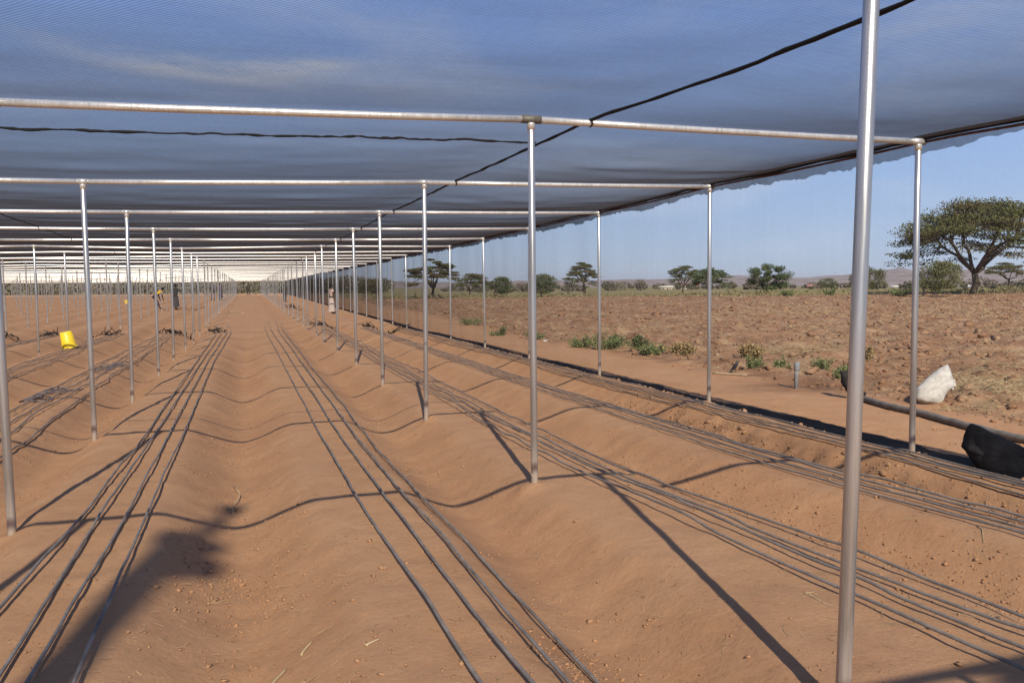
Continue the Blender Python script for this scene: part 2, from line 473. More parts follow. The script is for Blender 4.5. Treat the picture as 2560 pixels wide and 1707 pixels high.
def leaf_mat(name, dark, light, brown, bf=0.35):
    m, nt, b, o = new_mat(name)
    at = N(nt, 'ShaderNodeAttribute', attribute_name='leaf_tone')
    sep = nt.nodes.new('ShaderNodeSeparateColor'); nt.links.new(at.outputs['Color'], sep.inputs['Color'])
    c = mixc(nt, sep.outputs['Red'], dark, light)
    c = mixc(nt, sep.outputs['Green'], c, brown)
    nt.links.new(c, b.inputs['Base Color'])
    b.inputs['Roughness'].default_value = 0.75
    b.inputs['Specular IOR Level'].default_value = 0.15
    return m

MS = soil_mat()
MNET = net_mat('shade_net', 0.126, (0.052, 0.043, 0.040))
MNETS = net_mat('side_net', 0.086, (0.050, 0.043, 0.037), 'YZ')
MMET = metal_mat()
MPOST = metal_mat(True)
MBAR = MMET.copy(); MBAR.name = 'galvanised_bar'
for n_ in MBAR.node_tree.nodes:
    if n_.type == 'BSDF_PRINCIPLED': n_.inputs['Metallic'].default_value = 0.55
    if n_.type == 'VALTORGB' and abs(n_.color_ramp.elements[0].color[0] - 0.44) < 0.01:
        n_.color_ramp.elements[0].color = (0.66, 0.66, 0.66, 1); n_.color_ramp.elements[1].color = (0.84, 0.84, 0.83, 1)
MJOINT = simple('grey_iron_joint', (0.16, 0.15, 0.13), 0.6, 0.4, 0.25, 30)
MROPE = simple('black_cord', (0.009, 0.009, 0.010), 0.8, 0, 0.3, 40)
MRUST = simple('rusty_wire', (0.12, 0.055, 0.03), 0.8, 0.2, 0.4, 20)
MHOSE = hose_mat()
MSTRAW = simple('dry_straw', (0.44, 0.335, 0.195), 0.85, 0, 0.35, 3, coord='Object')
MCLOD = MS
MCLODF = MS
MBARK = simple('acacia_bark', (0.075, 0.06, 0.045), 0.9, 0, 0.35, 5, 0.4, spec=0.1)
MLEAF = leaf_mat('acacia_leaf', (0.055, 0.062, 0.022), (0.115, 0.120, 0.042), (0.115, 0.088, 0.048))
MBUSH = leaf_mat('bush_leaf', (0.055, 0.075, 0.03), (0.105, 0.13, 0.055), (0.12, 0.105, 0.055))
MWEED = leaf_mat('weed_leaf', (0.085, 0.115, 0.045), (0.17, 0.205, 0.085), (0.26, 0.22, 0.11))
MOLIVE = leaf_mat('olive_leaf', (0.085, 0.095, 0.036), (0.15, 0.155, 0.06), (0.15, 0.12, 0.07))
MVERGE = leaf_mat('verge_leaf', (0.075, 0.088, 0.034), (0.13, 0.14, 0.055), (0.28, 0.22, 0.12))
MSCRUB = leaf_mat('scrub_leaf', (0.085, 0.082, 0.052), (0.14, 0.13, 0.085), (0.15, 0.125, 0.10))  # greyed leaf tones, distance haze put into the colour
MDRY = leaf_mat('dry_weed_leaf', (0.20, 0.14, 0.06), (0.36, 0.27, 0.13), (0.13, 0.08, 0.04))
MBLACK = simple('black_plastic', (0.022, 0.021, 0.022), 0.9, 0, 0.5, 9, 0.3, spec=0.1)
MSACK = simple('white_woven_sack', (0.42, 0.40, 0.37), 0.85, 0, 0.2, 14, 0.25)
MPVC = simple('grey_pvc', (0.20, 0.205, 0.215), 0.55, 0, 0.2, 8)
MPIPE = simple('dusty_grey_pipe', (0.15, 0.135, 0.12), 0.7, 0, 0.3, 7)
MYEL = simple('yellow_plastic', (0.80, 0.56, 0.02), 0.4, 0, 0.06, 8, spec=0.5)
MSKIN = simple('dark_skin', (0.045, 0.026, 0.018), 0.6, 0, 0.1, 8)

# ------------------------------------------------------------------ ground
def axis_lines(segs):
    out = [segs[0][0]]
    for a, b, st0, st1 in segs:
        x = a
        n = max(1, int(round((b - a) / ((st0 + st1) / 2))))
        t = np.linspace(0, 1, n + 1)[1:]
        w = st0 * t + (st1 - st0) * t * t / 2
        out += list(a + (b - a) * w / w[-1])
    return np.array(out)
gx = axis_lines([(-4000, -120, 400, 30), (-120, -45, 12, 0.5), (-45, -9, 0.3, 0.2), (-9, -2.5, 0.14, 0.06), (-2.5, 6.4, 0.045, 0.045),
                 (6.4, 14, 0.055, 0.09), (14, 40, 0.11, 0.28), (40, 130, 0.4, 2.0), (130, 4000, 4, 300)])
gy = axis_lines([(-60, 1.5, 6, 0.3), (1.5, 12, 0.045, 0.06), (12, 24, 0.07, 0.14), (24, 60, 0.16, 0.4), (60, 160, 0.45, 1.5), (160, 5000, 3, 400)])
GX, GY = np.meshgrid(gx, gy)
GZ = terr(GX, GY)
V = np.stack([GX, GY, GZ], -1).reshape(-1, 3)
nx, ny = len(gx), len(gy)
ii = np.arange(ny - 1)[:, None] * nx + np.arange(nx - 1)[None]
F = np.stack([ii, ii + 1, ii + nx + 1, ii + nx], -1).reshape(-1, 4)
gm = mesh_np('ground', V, F)
fld = sstep(-0.2, 0.8, GX - edge_x(GY) + 0.3 * fbm(GX * 2, GY * 2, 2, 44))
damp = np.exp(-(((GX - 8.3) / 1.0) ** 2 + ((GY - 10.9) / 0.7) ** 2)) * 0.75
damp = np.maximum(damp, 0.55 * np.exp(-((GX - 5.0) / 0.28) ** 2) * sstep(2, 3.5, GY) * (1 - sstep(8, 11, GY)))
damp = np.maximum(damp, fld * 0.8 * np.exp(-((GX - 10.8) / 1.6) ** 2 - ((GY - 10.5) / 2.0) ** 2) * sstep(-0.4, 0.5, fbm(GX, GY, 2, 50)))
damp = np.clip(damp * (1 + 0.35 * fbm(GX * 3, GY * 3, 3, 47)), 0, 1)
dist = np.hypot(GX, GY)
edgeg = sstep(6, 14, GX) * sstep(86, 96, dist + 7 * vnoise(GX * 0.08, GY * 0.08, 61))
grn = np.clip(edgeg, 0, 1)
grn = np.maximum(grn, sstep(150, 175, GY))
grn = np.maximum(grn, sstep(60, 75, -GX))
ca = gm.color_attributes.new('ground_kind', 'FLOAT_COLOR', 'POINT')
top_ = np.clip(0.35 * sstep(-0.06, 0.0, smooth_terr(GX, GY) - base_terr(GX, GY)) * (1 - sstep(5.3, 6, GX)) + 0.5 * np.exp(-((GX - edge_x(GY) + 0.9) / 0.5) ** 2), 0, 1)
ca.data.foreach_set('color', np.stack([fld, damp, grn, top_], -1).astype(np.float32).ravel())
ground = obj('ground', gm, MS)
tag(ground, 'reddish brown soil raised into long planting beds with furrows between', kind='structure')

# hills on the horizon
def hills():
    mb = MB()
    for D, h0, seed, lo in ((1500, 19, 71, 0), (2100, 30, 75, 0)):
        a = np.linspace(rad(-75), rad(100), 320)
        r = np.array([D - 260, D - 120, D, D + 200])
        A, Rr = np.meshgrid(a, r)
        pr = np.array([0, 0.55, 1.0, 0.2])[:, None]
        hh = h0 * (0.78 + 0.26 * fbm(a * 5.0, a * 0 + 1.7, 4, seed))[None]
        hh = np.maximum(hh, 2) * (0.72 + 0.4 * sstep(rad(20), rad(45), a))[None]
        Z = 0.3 + hh * pr * (1 + 0.12 * fbm(A * 40, Rr * 0.01, 3, seed + 3))
        Vh = np.stack([Rr * np.sin(A), Rr * np.cos(A), Z], -1).reshape(-1, 3)
        n = len(a)
        i = np.arange(3)[:, None] * n + np.arange(n - 1)[None]
        mb.add(Vh, np.stack([i, i + 1, i + n + 1, i + n], -1).reshape(-1, 4))
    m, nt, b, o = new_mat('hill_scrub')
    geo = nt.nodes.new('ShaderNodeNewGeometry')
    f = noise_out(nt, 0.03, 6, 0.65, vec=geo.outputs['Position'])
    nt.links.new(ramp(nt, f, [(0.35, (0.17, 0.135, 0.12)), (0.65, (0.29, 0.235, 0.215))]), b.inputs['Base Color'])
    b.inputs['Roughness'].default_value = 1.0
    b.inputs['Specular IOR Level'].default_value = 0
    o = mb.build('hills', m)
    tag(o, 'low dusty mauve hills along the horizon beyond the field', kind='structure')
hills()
hz = bpy.data.materials.new('haze'); hz.use_nodes = True
hn = hz.node_tree.nodes; hn.clear()
ho_ = hn.new('ShaderNodeOutputMaterial'); hv = hn.new('ShaderNodeVolumePrincipled')
hv.inputs['Density'].default_value = 0.00015
hv.inputs['Color'].default_value = (0.94, 0.92, 0.93, 1)
hv.inputs['Anisotropy'].default_value = 0.2
hz.node_tree.links.new(hv.outputs['Volume'], ho_.inputs['Volume'])
ho = obj('haze', mesh_np('haze', *box_geo(0, 2450, 30, 8100, 5200, 66), smooth=False), hz)
tag(ho, 'thin dusty air over the whole plain', kind='stuff')

# ------------------------------------------------------------------ steel frame
S, Y1, R_P = 3.5, 5.87, 0.0265
ROWX = {'B': 5.62, 'A': 2.015, 'C': -1.57, 'D': -5.03, 'E': -8.39}
LET = 'FGHIJKL'
for k, l in enumerate(LET): ROWX[l] = -8.39 - 3.42 * (k + 1)
C1B, C1T = -1.455, -1.495
TOPS = {('A', 1): (2.03, 2.72), ('A', 2): (1.95, 2.68), ('A', 3): (1.97, 2.65), ('A', 4): (1.99, 2.63), ('A', 5): (2.01, 2.62), ('A', 6): (1.98, 2.64),
        ('A', 7): (2.06, 2.61), ('A', 8): (2.03, 2.63), ('A', 9): (2.11, 2.65), ('A', 10): (2.07, 2.62), ('A', 0): (2.05, 2.70),
        ('B', 1): (5.60, 2.73), ('B', 2): (5.65, 2.75), ('B', 3): (5.65, 2.72), ('B', 4): (5.62, 2.70), ('B', 5): (5.61, 2.69), ('B', 6): (5.60, 2.67), ('B', 8): (5.59, 2.68), ('B', 9): (5.64, 2.69),
        ('B', 10): (5.57, 2.67), ('B', 11): (5.56, 2.66), ('B', 12): (5.53, 2.65),
        ('C', 1): (C1T, 2.63), ('C', 2): (-1.56, 2.57), ('C', 3): (-1.60, 2.57), ('C', 4): (-1.60, 2.57), ('C', 5): (-1.60, 2.58), ('C', 6): (-1.61, 2.54), ('C', 7): (-1.59, 2.56),
        ('C', 8): (-1.62, 2.60), ('C', 9): (-1.55, 2.61), ('C', 10): (-1.58, 2.60), ('D', 6): (-5.05, 2.57), ('D', 7): (-5.03, 2.57), ('D', 9): (-4.97, 2.60), ('D', 10): (-5.03, 2.59),
        ('E', 9): (-8.34, 2.59), ('E', 10): (-8.38, 2.58), ('E', 11): (-8.41, 2.56), ('E', 12): (-8.44, 2.57)}
BASEX = {('A', 1): 2.05, ('A', 2): 1.94, ('A', 3): 1.98, ('A', 0): 1.985, ('B', 1): 5.62, ('B', 2): 5.67, ('B', 3): 5.67, ('C', 1): C1B, ('C', 2): -1.54, ('C', 3): -1.61}
NB = 39
jr = np.random.default_rng(3)
ROOFZ = {}
POSTS = {}
for r, X in ROWX.items():
    for i in range(-1, NB):
        x, z = TOPS.get((r, i), (X + jr.normal(0, 0.03), 2.60 + 0.014 * max(min(X, 6), -9) + jr.normal(0, 0.012)))
        bx = BASEX.get((r, i), x + jr.normal(0, 0.018))
        y = Y1 + S * (i - 1) + (jr.normal(0, 0.03) if i > 3 else 0)
        ROOFZ[r, i] = (x, z); POSTS[r, i] = (bx, x, y, z)
ROWS = sorted(ROWX, key=lambda r: ROWX[r])      # left to right
beamY = {i: Y1 + S * (i - 1) for i in range(-1, NB)}

ROWNAME = {'B': 'the row along the side net', 'A': 'the row right of the central bed', 'C': 'the row left of the central path',
           'D': 'the second row left of the path', 'E': 'the third row left of the path'}
ORD = ['zeroth', 'first', 'second', 'third', 'fourth', 'fifth', 'sixth', 'seventh', 'eighth', 'ninth', 'tenth', 'eleventh', 'twelfth']

pole_me = mesh_np('pole', *tube_geo(np.array([[0, 0, 0], [0, 0, 0.5], [0, 0, 1.0]]), R_P, 14))
pole_me.materials.append(MPOST)
far_me = mesh_np('metal_post', *tube_geo(np.array([[0, 0, 0], [0, 0, 1.0]]), R_P, 6, False))
far_me.materials.append(MPOST)
collar_me = mesh_np('collar', *tube_geo(np.array([[0, 0, -0.05], [0, 0, -0.008], [0, 0, 0.0]]), np.array([R_P + 0.002, R_P + 0.003, R_P + 0.002]), 14))
collar_me.materials.append(MBAR)

def visible(x, y, z, m=60):
    d = Vector((x, y, z - EYE)); dep = d.dot(fw)
    if dep < 0.3: return False
    u = 1280 + 2066 * d.dot(rt) / dep
    return -m < u < 2560 + m

for r in ROWS:
    cnt = 0
    for i in range(-1, NB):
        bx, tx, y, z = POSTS[r, i]
        if i < 0 and r not in 'AB': continue
        vis = visible(bx, y, 1.2)
        if not vis and not (i <= 1 and r in 'ABCD'): continue
        if vis: cnt += 1
        zb = gz(bx, y) - 0.25
        L = Vector((tx - bx, 0, z - zb)).length
        tilt = math.atan2(tx - bx, z - zb)
        near = vis and y < 32
        if r in ROWNAME:
            if vis and cnt <= 12:
                lab = 'grey galvanised post, %s from the camera in %s' % (ORD[cnt], ROWNAME[r])
                if (r, i) == ('A', 0): lab = 'nearest and thickest galvanised post, large at the right of the photo'
            elif vis:
                lab = 'distant thin galvanised post beyond the twelfth in %s' % ROWNAME[r]
            else:
                lab = 'galvanised post beside or behind the photographer, outside the picture'
        else:
            lab = 'slender far galvanised post among the distant crowd at the far left'
        if near:
            root = empty('metal_post', (bx, y, zb)); root.rotation_euler = (0, tilt, 0)
            p = obj('pole', pole_me, None, root); p.scale = (1, 1, L)
            c = obj('collar', collar_me, None, root); c.location = (0, 0, L)
        else:
            root = bpy.data.objects.new('metal_post', far_me); link(root)
            root.location = (bx, y, zb); root.rotation_euler = (0, tilt, 0); root.scale = (1, 1, L)
        tag(root, lab, 'post', 'galvanised posts of the shade structure')

def beam_pts(i):
    P = [(-62.0, beamY[i], 2.60 - 0.13)]
    for r in ROWS:
        x, z = ROOFZ[r, i]
        P.append((x, POSTS[r, i][2], z + R_P))
    P.append((ROOFZ['B', i][0] + 0.06, POSTS['B', i][2], P[-1][2] + 0.001))
    return np.array(P)
def beam_z(x, i):
    P = beam_pts(i)
    return np.interp(x, P[:, 0], P[:, 2])

vb = 0
for i in range(-1, NB):
    P = beam_pts(i)
    if i < 1: lab = 'galvanised pipe crossbeam overhead near the photographer, outside the picture'
    elif i <= 8: lab = 'horizontal galvanised pipe crossbeam under the net, %s from the camera' % ORD[i]
    else: lab = 'one of the distant pipe crossbeams merging into a bright band'
    if 1 <= i <= 6:
        root = empty('crossbeam', (P[-1][0], P[-1][1], P[-1][2]))
        o0 = np.array(root.location)
        for a, b in zip(P[:-2], P[1:-1]):
            if a[0] < -30: continue
            b2 = b + (np.array([0.06, 0, 0]) if b[0] > 5 else 0)
            sag = np.array([0, 0, -0.006])
            obj('pipe', mesh_np('pipe', *tube_geo(np.array([a, (a * 0.7 + b * 0.3) + sag, (a * 0.3 + b * 0.7) + sag, b2]) - o0, R_P - 0.0005, 14)), MBAR, root)
        for r in ('A', 'B', 'C', 'D'):
            x, z = ROOFZ[r, i]
            y = POSTS[r, i][2]; zc = z + R_P
            if r == 'B': xs = [-0.07, 0.065]
            else: xs = [-0.075, 0.075]
            if r == 'A' and i == 1 or r in 'BCD' or i > 1:
                rr = R_P + (0.004 if i == 1 and r == 'A' else 0.002)
                obj('pipe_joint', mesh_np('pipe_joint', *tube_geo(np.array([[x + xs[0] * (1 if i == 1 else 0.6), y, zc], [x, y, zc], [x + xs[1] * (1 if i == 1 else 0.6), y, zc]]) - o0, rr, 14)), MJOINT if (i == 1 and r == 'A') else MBAR, root)
    else:
        root = obj('crossbeam', mesh_np('crossbeam', *tube_geo(P, R_P - 0.0005, 10)), MBAR)
    tag(root, lab, 'crossbeam', 'pipe crossbeams of the shade structure')

# ------------------------------------------------------------------ roof net
def rope_r(y): return np.interp(y, [-4, 2.4, 4.2, 5.85, 9.4, 13.5, 25, 45, 150], [2.95, 2.79, 2.69, 2.50, 2.31, 2.16, 2.08, 2.04, 2.0])
def rope_l(y): return np.interp(y, [-4, 13.5, 20, 37, 150], [-3.25, -3.34, -3.58, -3.9, -4.2]) 
nyb = np.array([beamY[i] for i in range(-1, NB)])
xs_net = np.concatenate([np.linspace(-62, -12, 50, endpoint=False), np.linspace(-12, -5, 22, endpoint=False), np.linspace(-5, 5.66, 60)])
BZ = np.array([beam_z(xs_net, i) for i in range(-1, NB)])
def roof_rows(y):
    k = np.clip(np.searchsorted(nyb, y) - 1, 0, len(nyb) - 2)
    t = np.clip((y - nyb[k]) / (nyb[k + 1] - nyb[k]), -0.5, 1)
    z = BZ[k] * (1 - t) + BZ[k + 1] * t + R_P + 0.006
    tt = np.clip(t, 0, 1)
    s = (4 * tt * (1 - tt))
    amt = (0.022 if y < 12 else 0.022 - 0.013 * min(1, (y - 12) / 20)) + 0.008 * vnoise(xs_net * 0.3, xs_net * 0 + k * 1.7, 81)
    hold = 1 - 0.55 * np.exp(-((xs_net - rope_r(y)) / 0.5) ** 2) - 0.45 * np.exp(-((xs_net - rope_l(y)) / 0.5) ** 2)
    hold = hold * (1 - 0.6 * np.exp(-((xs_net - 5.66) / 0.4) ** 2))
    z = z - s * amt * hold
    u = np.clip((xs_net - rope_r(y)) / (5.66 - rope_r(y)), 0, 1)
    v = np.clip((xs_net - rope_l(y)) / (rope_r(y) - rope_l(y)), 0, 1)
    z = z - (0.35 + 0.65 * s) * (0.045 * 4 * u * (1 - u) + 0.006 * 4 * v * (1 - v)) * (1.0 if y < 12 else max(0.25, 1 - (y - 12) / 20)) * np.where(s > 0.02, 1, s / 0.02)
    z = z + s * (0.007 * vnoise(xs_net * 1.4, xs_net * 0 + y * 2.2, 83) + 0.004 * vnoise(xs_net * 4, xs_net * 0 + y * 5, 84))
    return z
ys_net = np.concatenate([np.arange(-2.4, 20, 0.125), np.arange(20, 60, 0.29), np.arange(60, nyb[-1] + 0.1, 0.58)])
NZ = np.array([roof_rows(y) for y in ys_net])
def roof_z(x, y):
    j = int(np.clip(np.searchsorted(ys_net, y), 0, len(ys_net) - 1))
    return float(np.interp(x, xs_net, NZ[j]))
def grid_faces(nr, nc):
    i = np.arange(nr - 1)[:, None] * nc + np.arange(nc - 1)[None]
    return np.stack([i, i + 1, i + nc + 1, i + nc], -1).reshape(-1, 4)
XX, YY = np.meshgrid(xs_net, ys_net)
roof = empty('shade_net_roof', (5.6, 0, 2.8))
o0 = np.array(roof.location)
obj('net_sheet', mesh_np('net_sheet', np.stack([XX, YY, NZ], -1).reshape(-1, 3) - o0, grid_faces(len(ys_net), len(xs_net))), MNET, roof)
# torn overhang along the edge
mb = MB()
fy = np.arange(0.5, 60, 0.03)
zt = np.array([roof_z(5.66, y) for y in fy])
dr = 0.105 + 0.028 * vnoise(fy * 0.8, fy * 0, 90) + 0.020 * vnoise(fy * 4.5, fy * 0, 91) + 0.022 * np.abs(vnoise(fy * 13, fy * 0, 92))
dr = np.clip(dr, 0.03, 0.4)
lev = [0, 0.4, 1.0]
Vf = np.stack([np.stack([5.672 + 0.03 * l + 0.012 * vnoise(fy * 3, fy * 0 + l, 93), fy, zt - dr * l], -1) for l in lev], 1).reshape(-1, 3)
obj('torn_overhang', mesh_np('torn_overhang', Vf - o0, grid_faces(len(fy), 3)), net_mat('overhang_net', 0.30, (0.10, 0.10, 0.11), 'YZ'), roof)
# edge hem (bunched dark cord) and rusty wire
ey = np.arange(-3.5, 138, 0.25)
ez = np.array([roof_z(5.66, y) for y in ey])
obj('hem', mesh_np('hem', *tube_geo(np.stack([5.66 + 0.006 * vnoise(ey * 2, ey * 0, 95), ey, ez + 0.004], -1) - o0, 0.026 + 0.008 * vnoise(ey * 3, ey * 0, 96), 6)), MROPE, roof)
# sewn seam across
sx = np.arange(-9, 2.42, 0.035)
sy = np.interp(sx, [-9, -1.8, 2.42], [6.6, 6.70, 6.84]) + 0.02 * vnoise(sx * 1.2, sx * 0, 97)
cr_ = 0.006 * vnoise(sx * 5.5, sx * 0, 98) + 0.013 * np.abs(vnoise(sx * 9, sx * 0, 99))
szz = np.array([roof_z(a, b) for a, b in zip(sx, sy)]) - 0.012 + cr_
obj('sewn_seam', mesh_np('sewn_seam', *tube_geo(np.stack([sx, sy + 0.5 * cr_, szz], -1) - o0, 0.0055 + 0.008 * np.abs(vnoise(sx * 11, sx * 0, 100)), 6)), MROPE, roof)
tag(roof, 'dark shade net stretched flat over the pipe frame as a roof', 'shade net')
# rusty wire under the edge
wy = np.arange(-3.5, 138, 0.5)
wz = np.array([roof_z(5.66, y) for y in wy]) - 0.030 - 0.008 * np.sin(np.pi * ((wy - Y1) / S % 1))
w = obj('edge_wire', mesh_np('edge_wire', *tube_geo(np.stack([5.665 + 0 * wy, wy, wz], -1), 0.012, 6)), MRUST)
tag(w, 'rusty brown wire running along the right edge of the net roof', 'wire')
for nm, fn, y0, y1, lab in (('support_rope', rope_r, -3.6, 80, 'black rope seam under the net roof running beside the right post row'),
                            ('support_rope', rope_l, -3.6, 80, 'thin dark rope under the net roof left of the path')):
    yy = np.arange(y0, y1, 0.11)
    xx = fn(yy)
    t = ((yy - Y1) / S) % 1.0
    zz = np.array([roof_z(a, b) for a, b in zip(xx, yy)]) - 0.012 + 0.004 * vnoise(yy * 5, yy * 0, 101)
    rr = 0.0115 + 0.003 * vnoise(yy * 8, yy * 0, 102)
    if fn is rope_l: rr = rr * 0.75
    root = empty(nm, (xx[0], yy[0], zz[0]))
    obj('cord', mesh_np('cord', *tube_geo(np.stack([xx, yy, zz], -1) - np.array(root.location), rr, 6)), MROPE, root)
    for i in range(1, 6):
        y = beamY[i]; x = float(fn(y)); zc = float(beam_z(x, i))
        a = np.linspace(0, 2 * np.pi, 13)
        ring = np.stack([x + 0.012 * np.sin(a * 0.5), y + (R_P + 0.003) * np.cos(a), zc + (R_P + 0.003) * np.sin(a)], -1)
        obj('tie', mesh_np('tie', *tube_geo(ring - np.array(root.location), 0.006, 5)), MROPE, root)
    tag(root, lab, 'rope', 'support ropes under the net')
# side net, hanging from the roof edge to the soil
sy_ = np.concatenate([np.arange(0.2, 40, 0.25), np.arange(40, 138, 0.6)])
rowsz = []
for y in sy_:
    ztop = roof_z(5.66, y) - 0.01; zbot = gz(5.74, y) - 0.04
    t = np.linspace(0, 1, 9)
    rowsz.append(np.stack([5.672 + 0.05 * t + 0.03 * np.sin(np.pi * t) * vnoise(np.full(9, y * 0.5), t * 2, 110) + 0.012 * vnoise(np.full(9, y * 2.1), t * 0.7, 112), np.full(9, y), ztop + (zbot - ztop) * t], -1))
o = obj('side_net', mesh_np('side_net', np.array(rowsz).reshape(-1, 3), grid_faces(len(sy_), 9)), MNETS)
tag(o, 'see-through net curtain hanging along the right side down to the soil', 'net curtain')
# dark strip laid on the soil, its colour deepening the side net's shadow
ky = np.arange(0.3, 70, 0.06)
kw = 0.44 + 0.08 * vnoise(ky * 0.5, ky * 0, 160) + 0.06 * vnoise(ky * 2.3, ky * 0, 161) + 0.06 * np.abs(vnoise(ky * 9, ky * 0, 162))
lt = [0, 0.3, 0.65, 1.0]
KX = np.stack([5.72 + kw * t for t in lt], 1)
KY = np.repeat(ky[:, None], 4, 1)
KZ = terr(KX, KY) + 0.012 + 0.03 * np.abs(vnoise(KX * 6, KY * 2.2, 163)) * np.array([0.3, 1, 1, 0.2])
o.name = 'side_net'
obj('net_shade_strip', mesh_np('net_shade_strip', np.stack([KX, KY, KZ], -1).reshape(-1, 3), grid_faces(len(ky), 4)), simple('dark_shade_strip', (0.012, 0.010, 0.009), 0.95, 0, 0.4, 5, 0.3, spec=0.1), o)
# lump remeshed from a few stretched spheres
def lump(name, pts, mat, lab, cat, sub=2):
    me = bpy.data.meshes.new('tmp')
    bm = bmesh.new()
    for (x, y, z, sx, sy_, sz) in pts:
        r = bmesh.ops.create_icosphere(bm, subdivisions=3, radius=1.0)
        bmesh.ops.scale(bm, verts=r['verts'], vec=(sx, sy_, sz))
        bmesh.ops.translate(bm, verts=r['verts'], vec=(x, y, z))
    bm.to_mesh(me); bm.free()
    tmp = bpy.data.objects.new('tmp', me); link(tmp)
    rm = tmp.modifiers.new('r', 'REMESH'); rm.mode = 'VOXEL'; rm.voxel_size = 0.035
    dg = bpy.context.evaluated_depsgraph_get()
    me2 = bpy.data.meshes.new_from_object(tmp.evaluated_get(dg))
    bpy.data.objects.remove(tmp)
    n = len(me2.vertices)
    co = np.empty(n * 3, np.float32); me2.vertices.foreach_get('co', co); co = co.reshape(-1, 3)
    nn = fbm(co[:, 0] * 7 + co[:, 2] * 3, co[:, 1] * 7, 3, 120)
    co += 0.018 * nn[:, None] * np.array([1, 1, 1])
    me2.vertices.foreach_set('co', co.ravel())
    me2.polygons.foreach_set('use_smooth', np.ones(len(me2.polygons), bool))
    me2.name = name; me2.materials.clear(); me2.materials.append(mat)
    o = bpy.data.objects.new(name, me2); link(o)
    return tag(o, lab, cat)
def shadow_pole(x, y, H, lumps, r, lab):  # unseen pole with lumps, added and shaped for the shadow it casts
    z0 = gz(x, y)
    root = empty('shadow_caster', (x, y, z0))
    obj('pole', mesh_np('pole', *tube_geo(np.array([[0, 0, -0.3], [0.03, 0, H * 0.5], [0, 0, H]]), r, 10)), MCASTER, root)
    o = lump('shadow_lump', [(a, b, H + c, d, e, f) for a, b, c, d, e, f in lumps], MBLACK, None, None)
    o.parent = root
    tag(root, lab, 'pole')
MCASTER = simple('shadow_caster_wood', (0.16, 0.12, 0.08), 0.9)
shadow_pole(-2.50, -7.2, 9.25, [(0.0, 0, 0, 0.15, 0.14, 0.17), (0.10, 0, 0.02, 0.13, 0.11, 0.13), (0.06, 0, -0.25, 0.13, 0.12, 0.3), (0.05, 0, 0.40, 0.06, 0.06, 0.32), (0.06, 0, 0.80, 0.11, 0.1, 0.12), (0.22, 0, -0.32, 0.09, 0.1, 0.16), (-0.03, 0, -0.9, 0.10, 0.10, 0.7), (-0.05, 0, -1.7, 0.10, 0.10, 0.6)], 0.10,
            'added unseen pole with lumps behind the photographer, shaped to cast a soft shadow')
shadow_pole(1.15, -8.4, 7.72, [(0.0, 0, 0, 0.38, 0.3, 0.22), (0.5, 0, -0.05, 0.42, 0.3, 0.3), (1.0, 0, 0.05, 0.35, 0.3, 0.28), (0.35, 0, -0.4, 0.5, 0.3, 0.25)], 0.11,
            'added unseen pole with a wide lump behind the photographer, casting a soft shadow')

# ------------------------------------------------------------------ drip hoses
BEDS = [
    ('the bed left of the central path', [2.0, 3.5, 5.9, 9.5, 18, 29.5], [(-1.28, -0.98, -0.83, -0.655), (-1.17, -0.95, -0.83, -0.66), (-1.06, -0.95, -0.79, -0.66), (-1.03, -0.94, -0.81, -0.67), (-1.02, -0.92, -0.80, -0.68), (-1.02, -0.86, -0.70, -0.56)]),
    ('the central bed', [1.6, 2.9, 5.85, 9.4, 18, 31.5], [(0.85, 1.02, 1.18, 1.42), (0.80, 0.98, 1.13, 1.345), (0.70, 0.89, 1.02, 1.19), (0.67, 0.85, 1.0, 1.17), (0.63, 0.82, 1.0, 1.17), (0.57, 0.77, 1.0, 1.22)]),
    ('the first bed right of the central one', [1.0, 2.4, 4.0, 5.9, 8.0, 18, 31], [(2.98, 3.18, 3.36, 3.55), (2.79, 3.0, 3.18, 3.36), (2.66, 2.85, 2.96, 3.17), (2.47, 2.64, 2.76, 2.95), (2.42, 2.55, 2.66, 2.86), (2.42, 2.55, 2.68, 2.85), (2.5, 2.66, 2.8, 3.0)]),
    ('the second bed right of the central one', [1.0, 3.8, 5.9, 12.5, 31], [(4.55, 4.66, 4.76, 4.84), (4.36, 4.50, 4.62, 4.70), (4.14, 4.28, 4.38, 4.47), (3.99, 4.10, 4.20, 4.28), (4.0, 4.1, 4.2, 4.3)]),
    ('the narrow bed against the side net', [1.0, 4.6, 6.5, 12.2, 31], [(5.40, 5.47, 5.53, 5.59), (5.40, 5.48, 5.53, 5.58), (5.39, 5.45, 5.50, 5.55), (5.34, 5.42, 5.48, 5.54), (5.3, 5.4, 5.46, 5.54)]),
    ('the second bed left of the central path', [3.0, 9.5, 14, 30], [(-2.90, -2.62, -2.45, -2.22), (-2.88, -2.60, -2.42, -2.24), (-2.83, -2.62, -2.46, -2.29), (-2.8, -2.6, -2.45, -2.3)]),
    ('the third bed left of the central path', [8.0, 16, 30], [(-4.38, -4.25, -4.1, -3.95), (-4.33, -4.2, -4.05, -3.93), (-4.3, -4.2, -4.08, -3.95)]),
    ('the fourth bed left of the central path', [14, 22, 32], [(-6.2, -6.03, -5.9), (-6.15, -6.0, -5.88), (-6.15, -6.02, -5.9)]),
]
PLACE = ['leftmost', 'second from left', 'third from left', 'rightmost']
hr = np.random.default_rng(11)
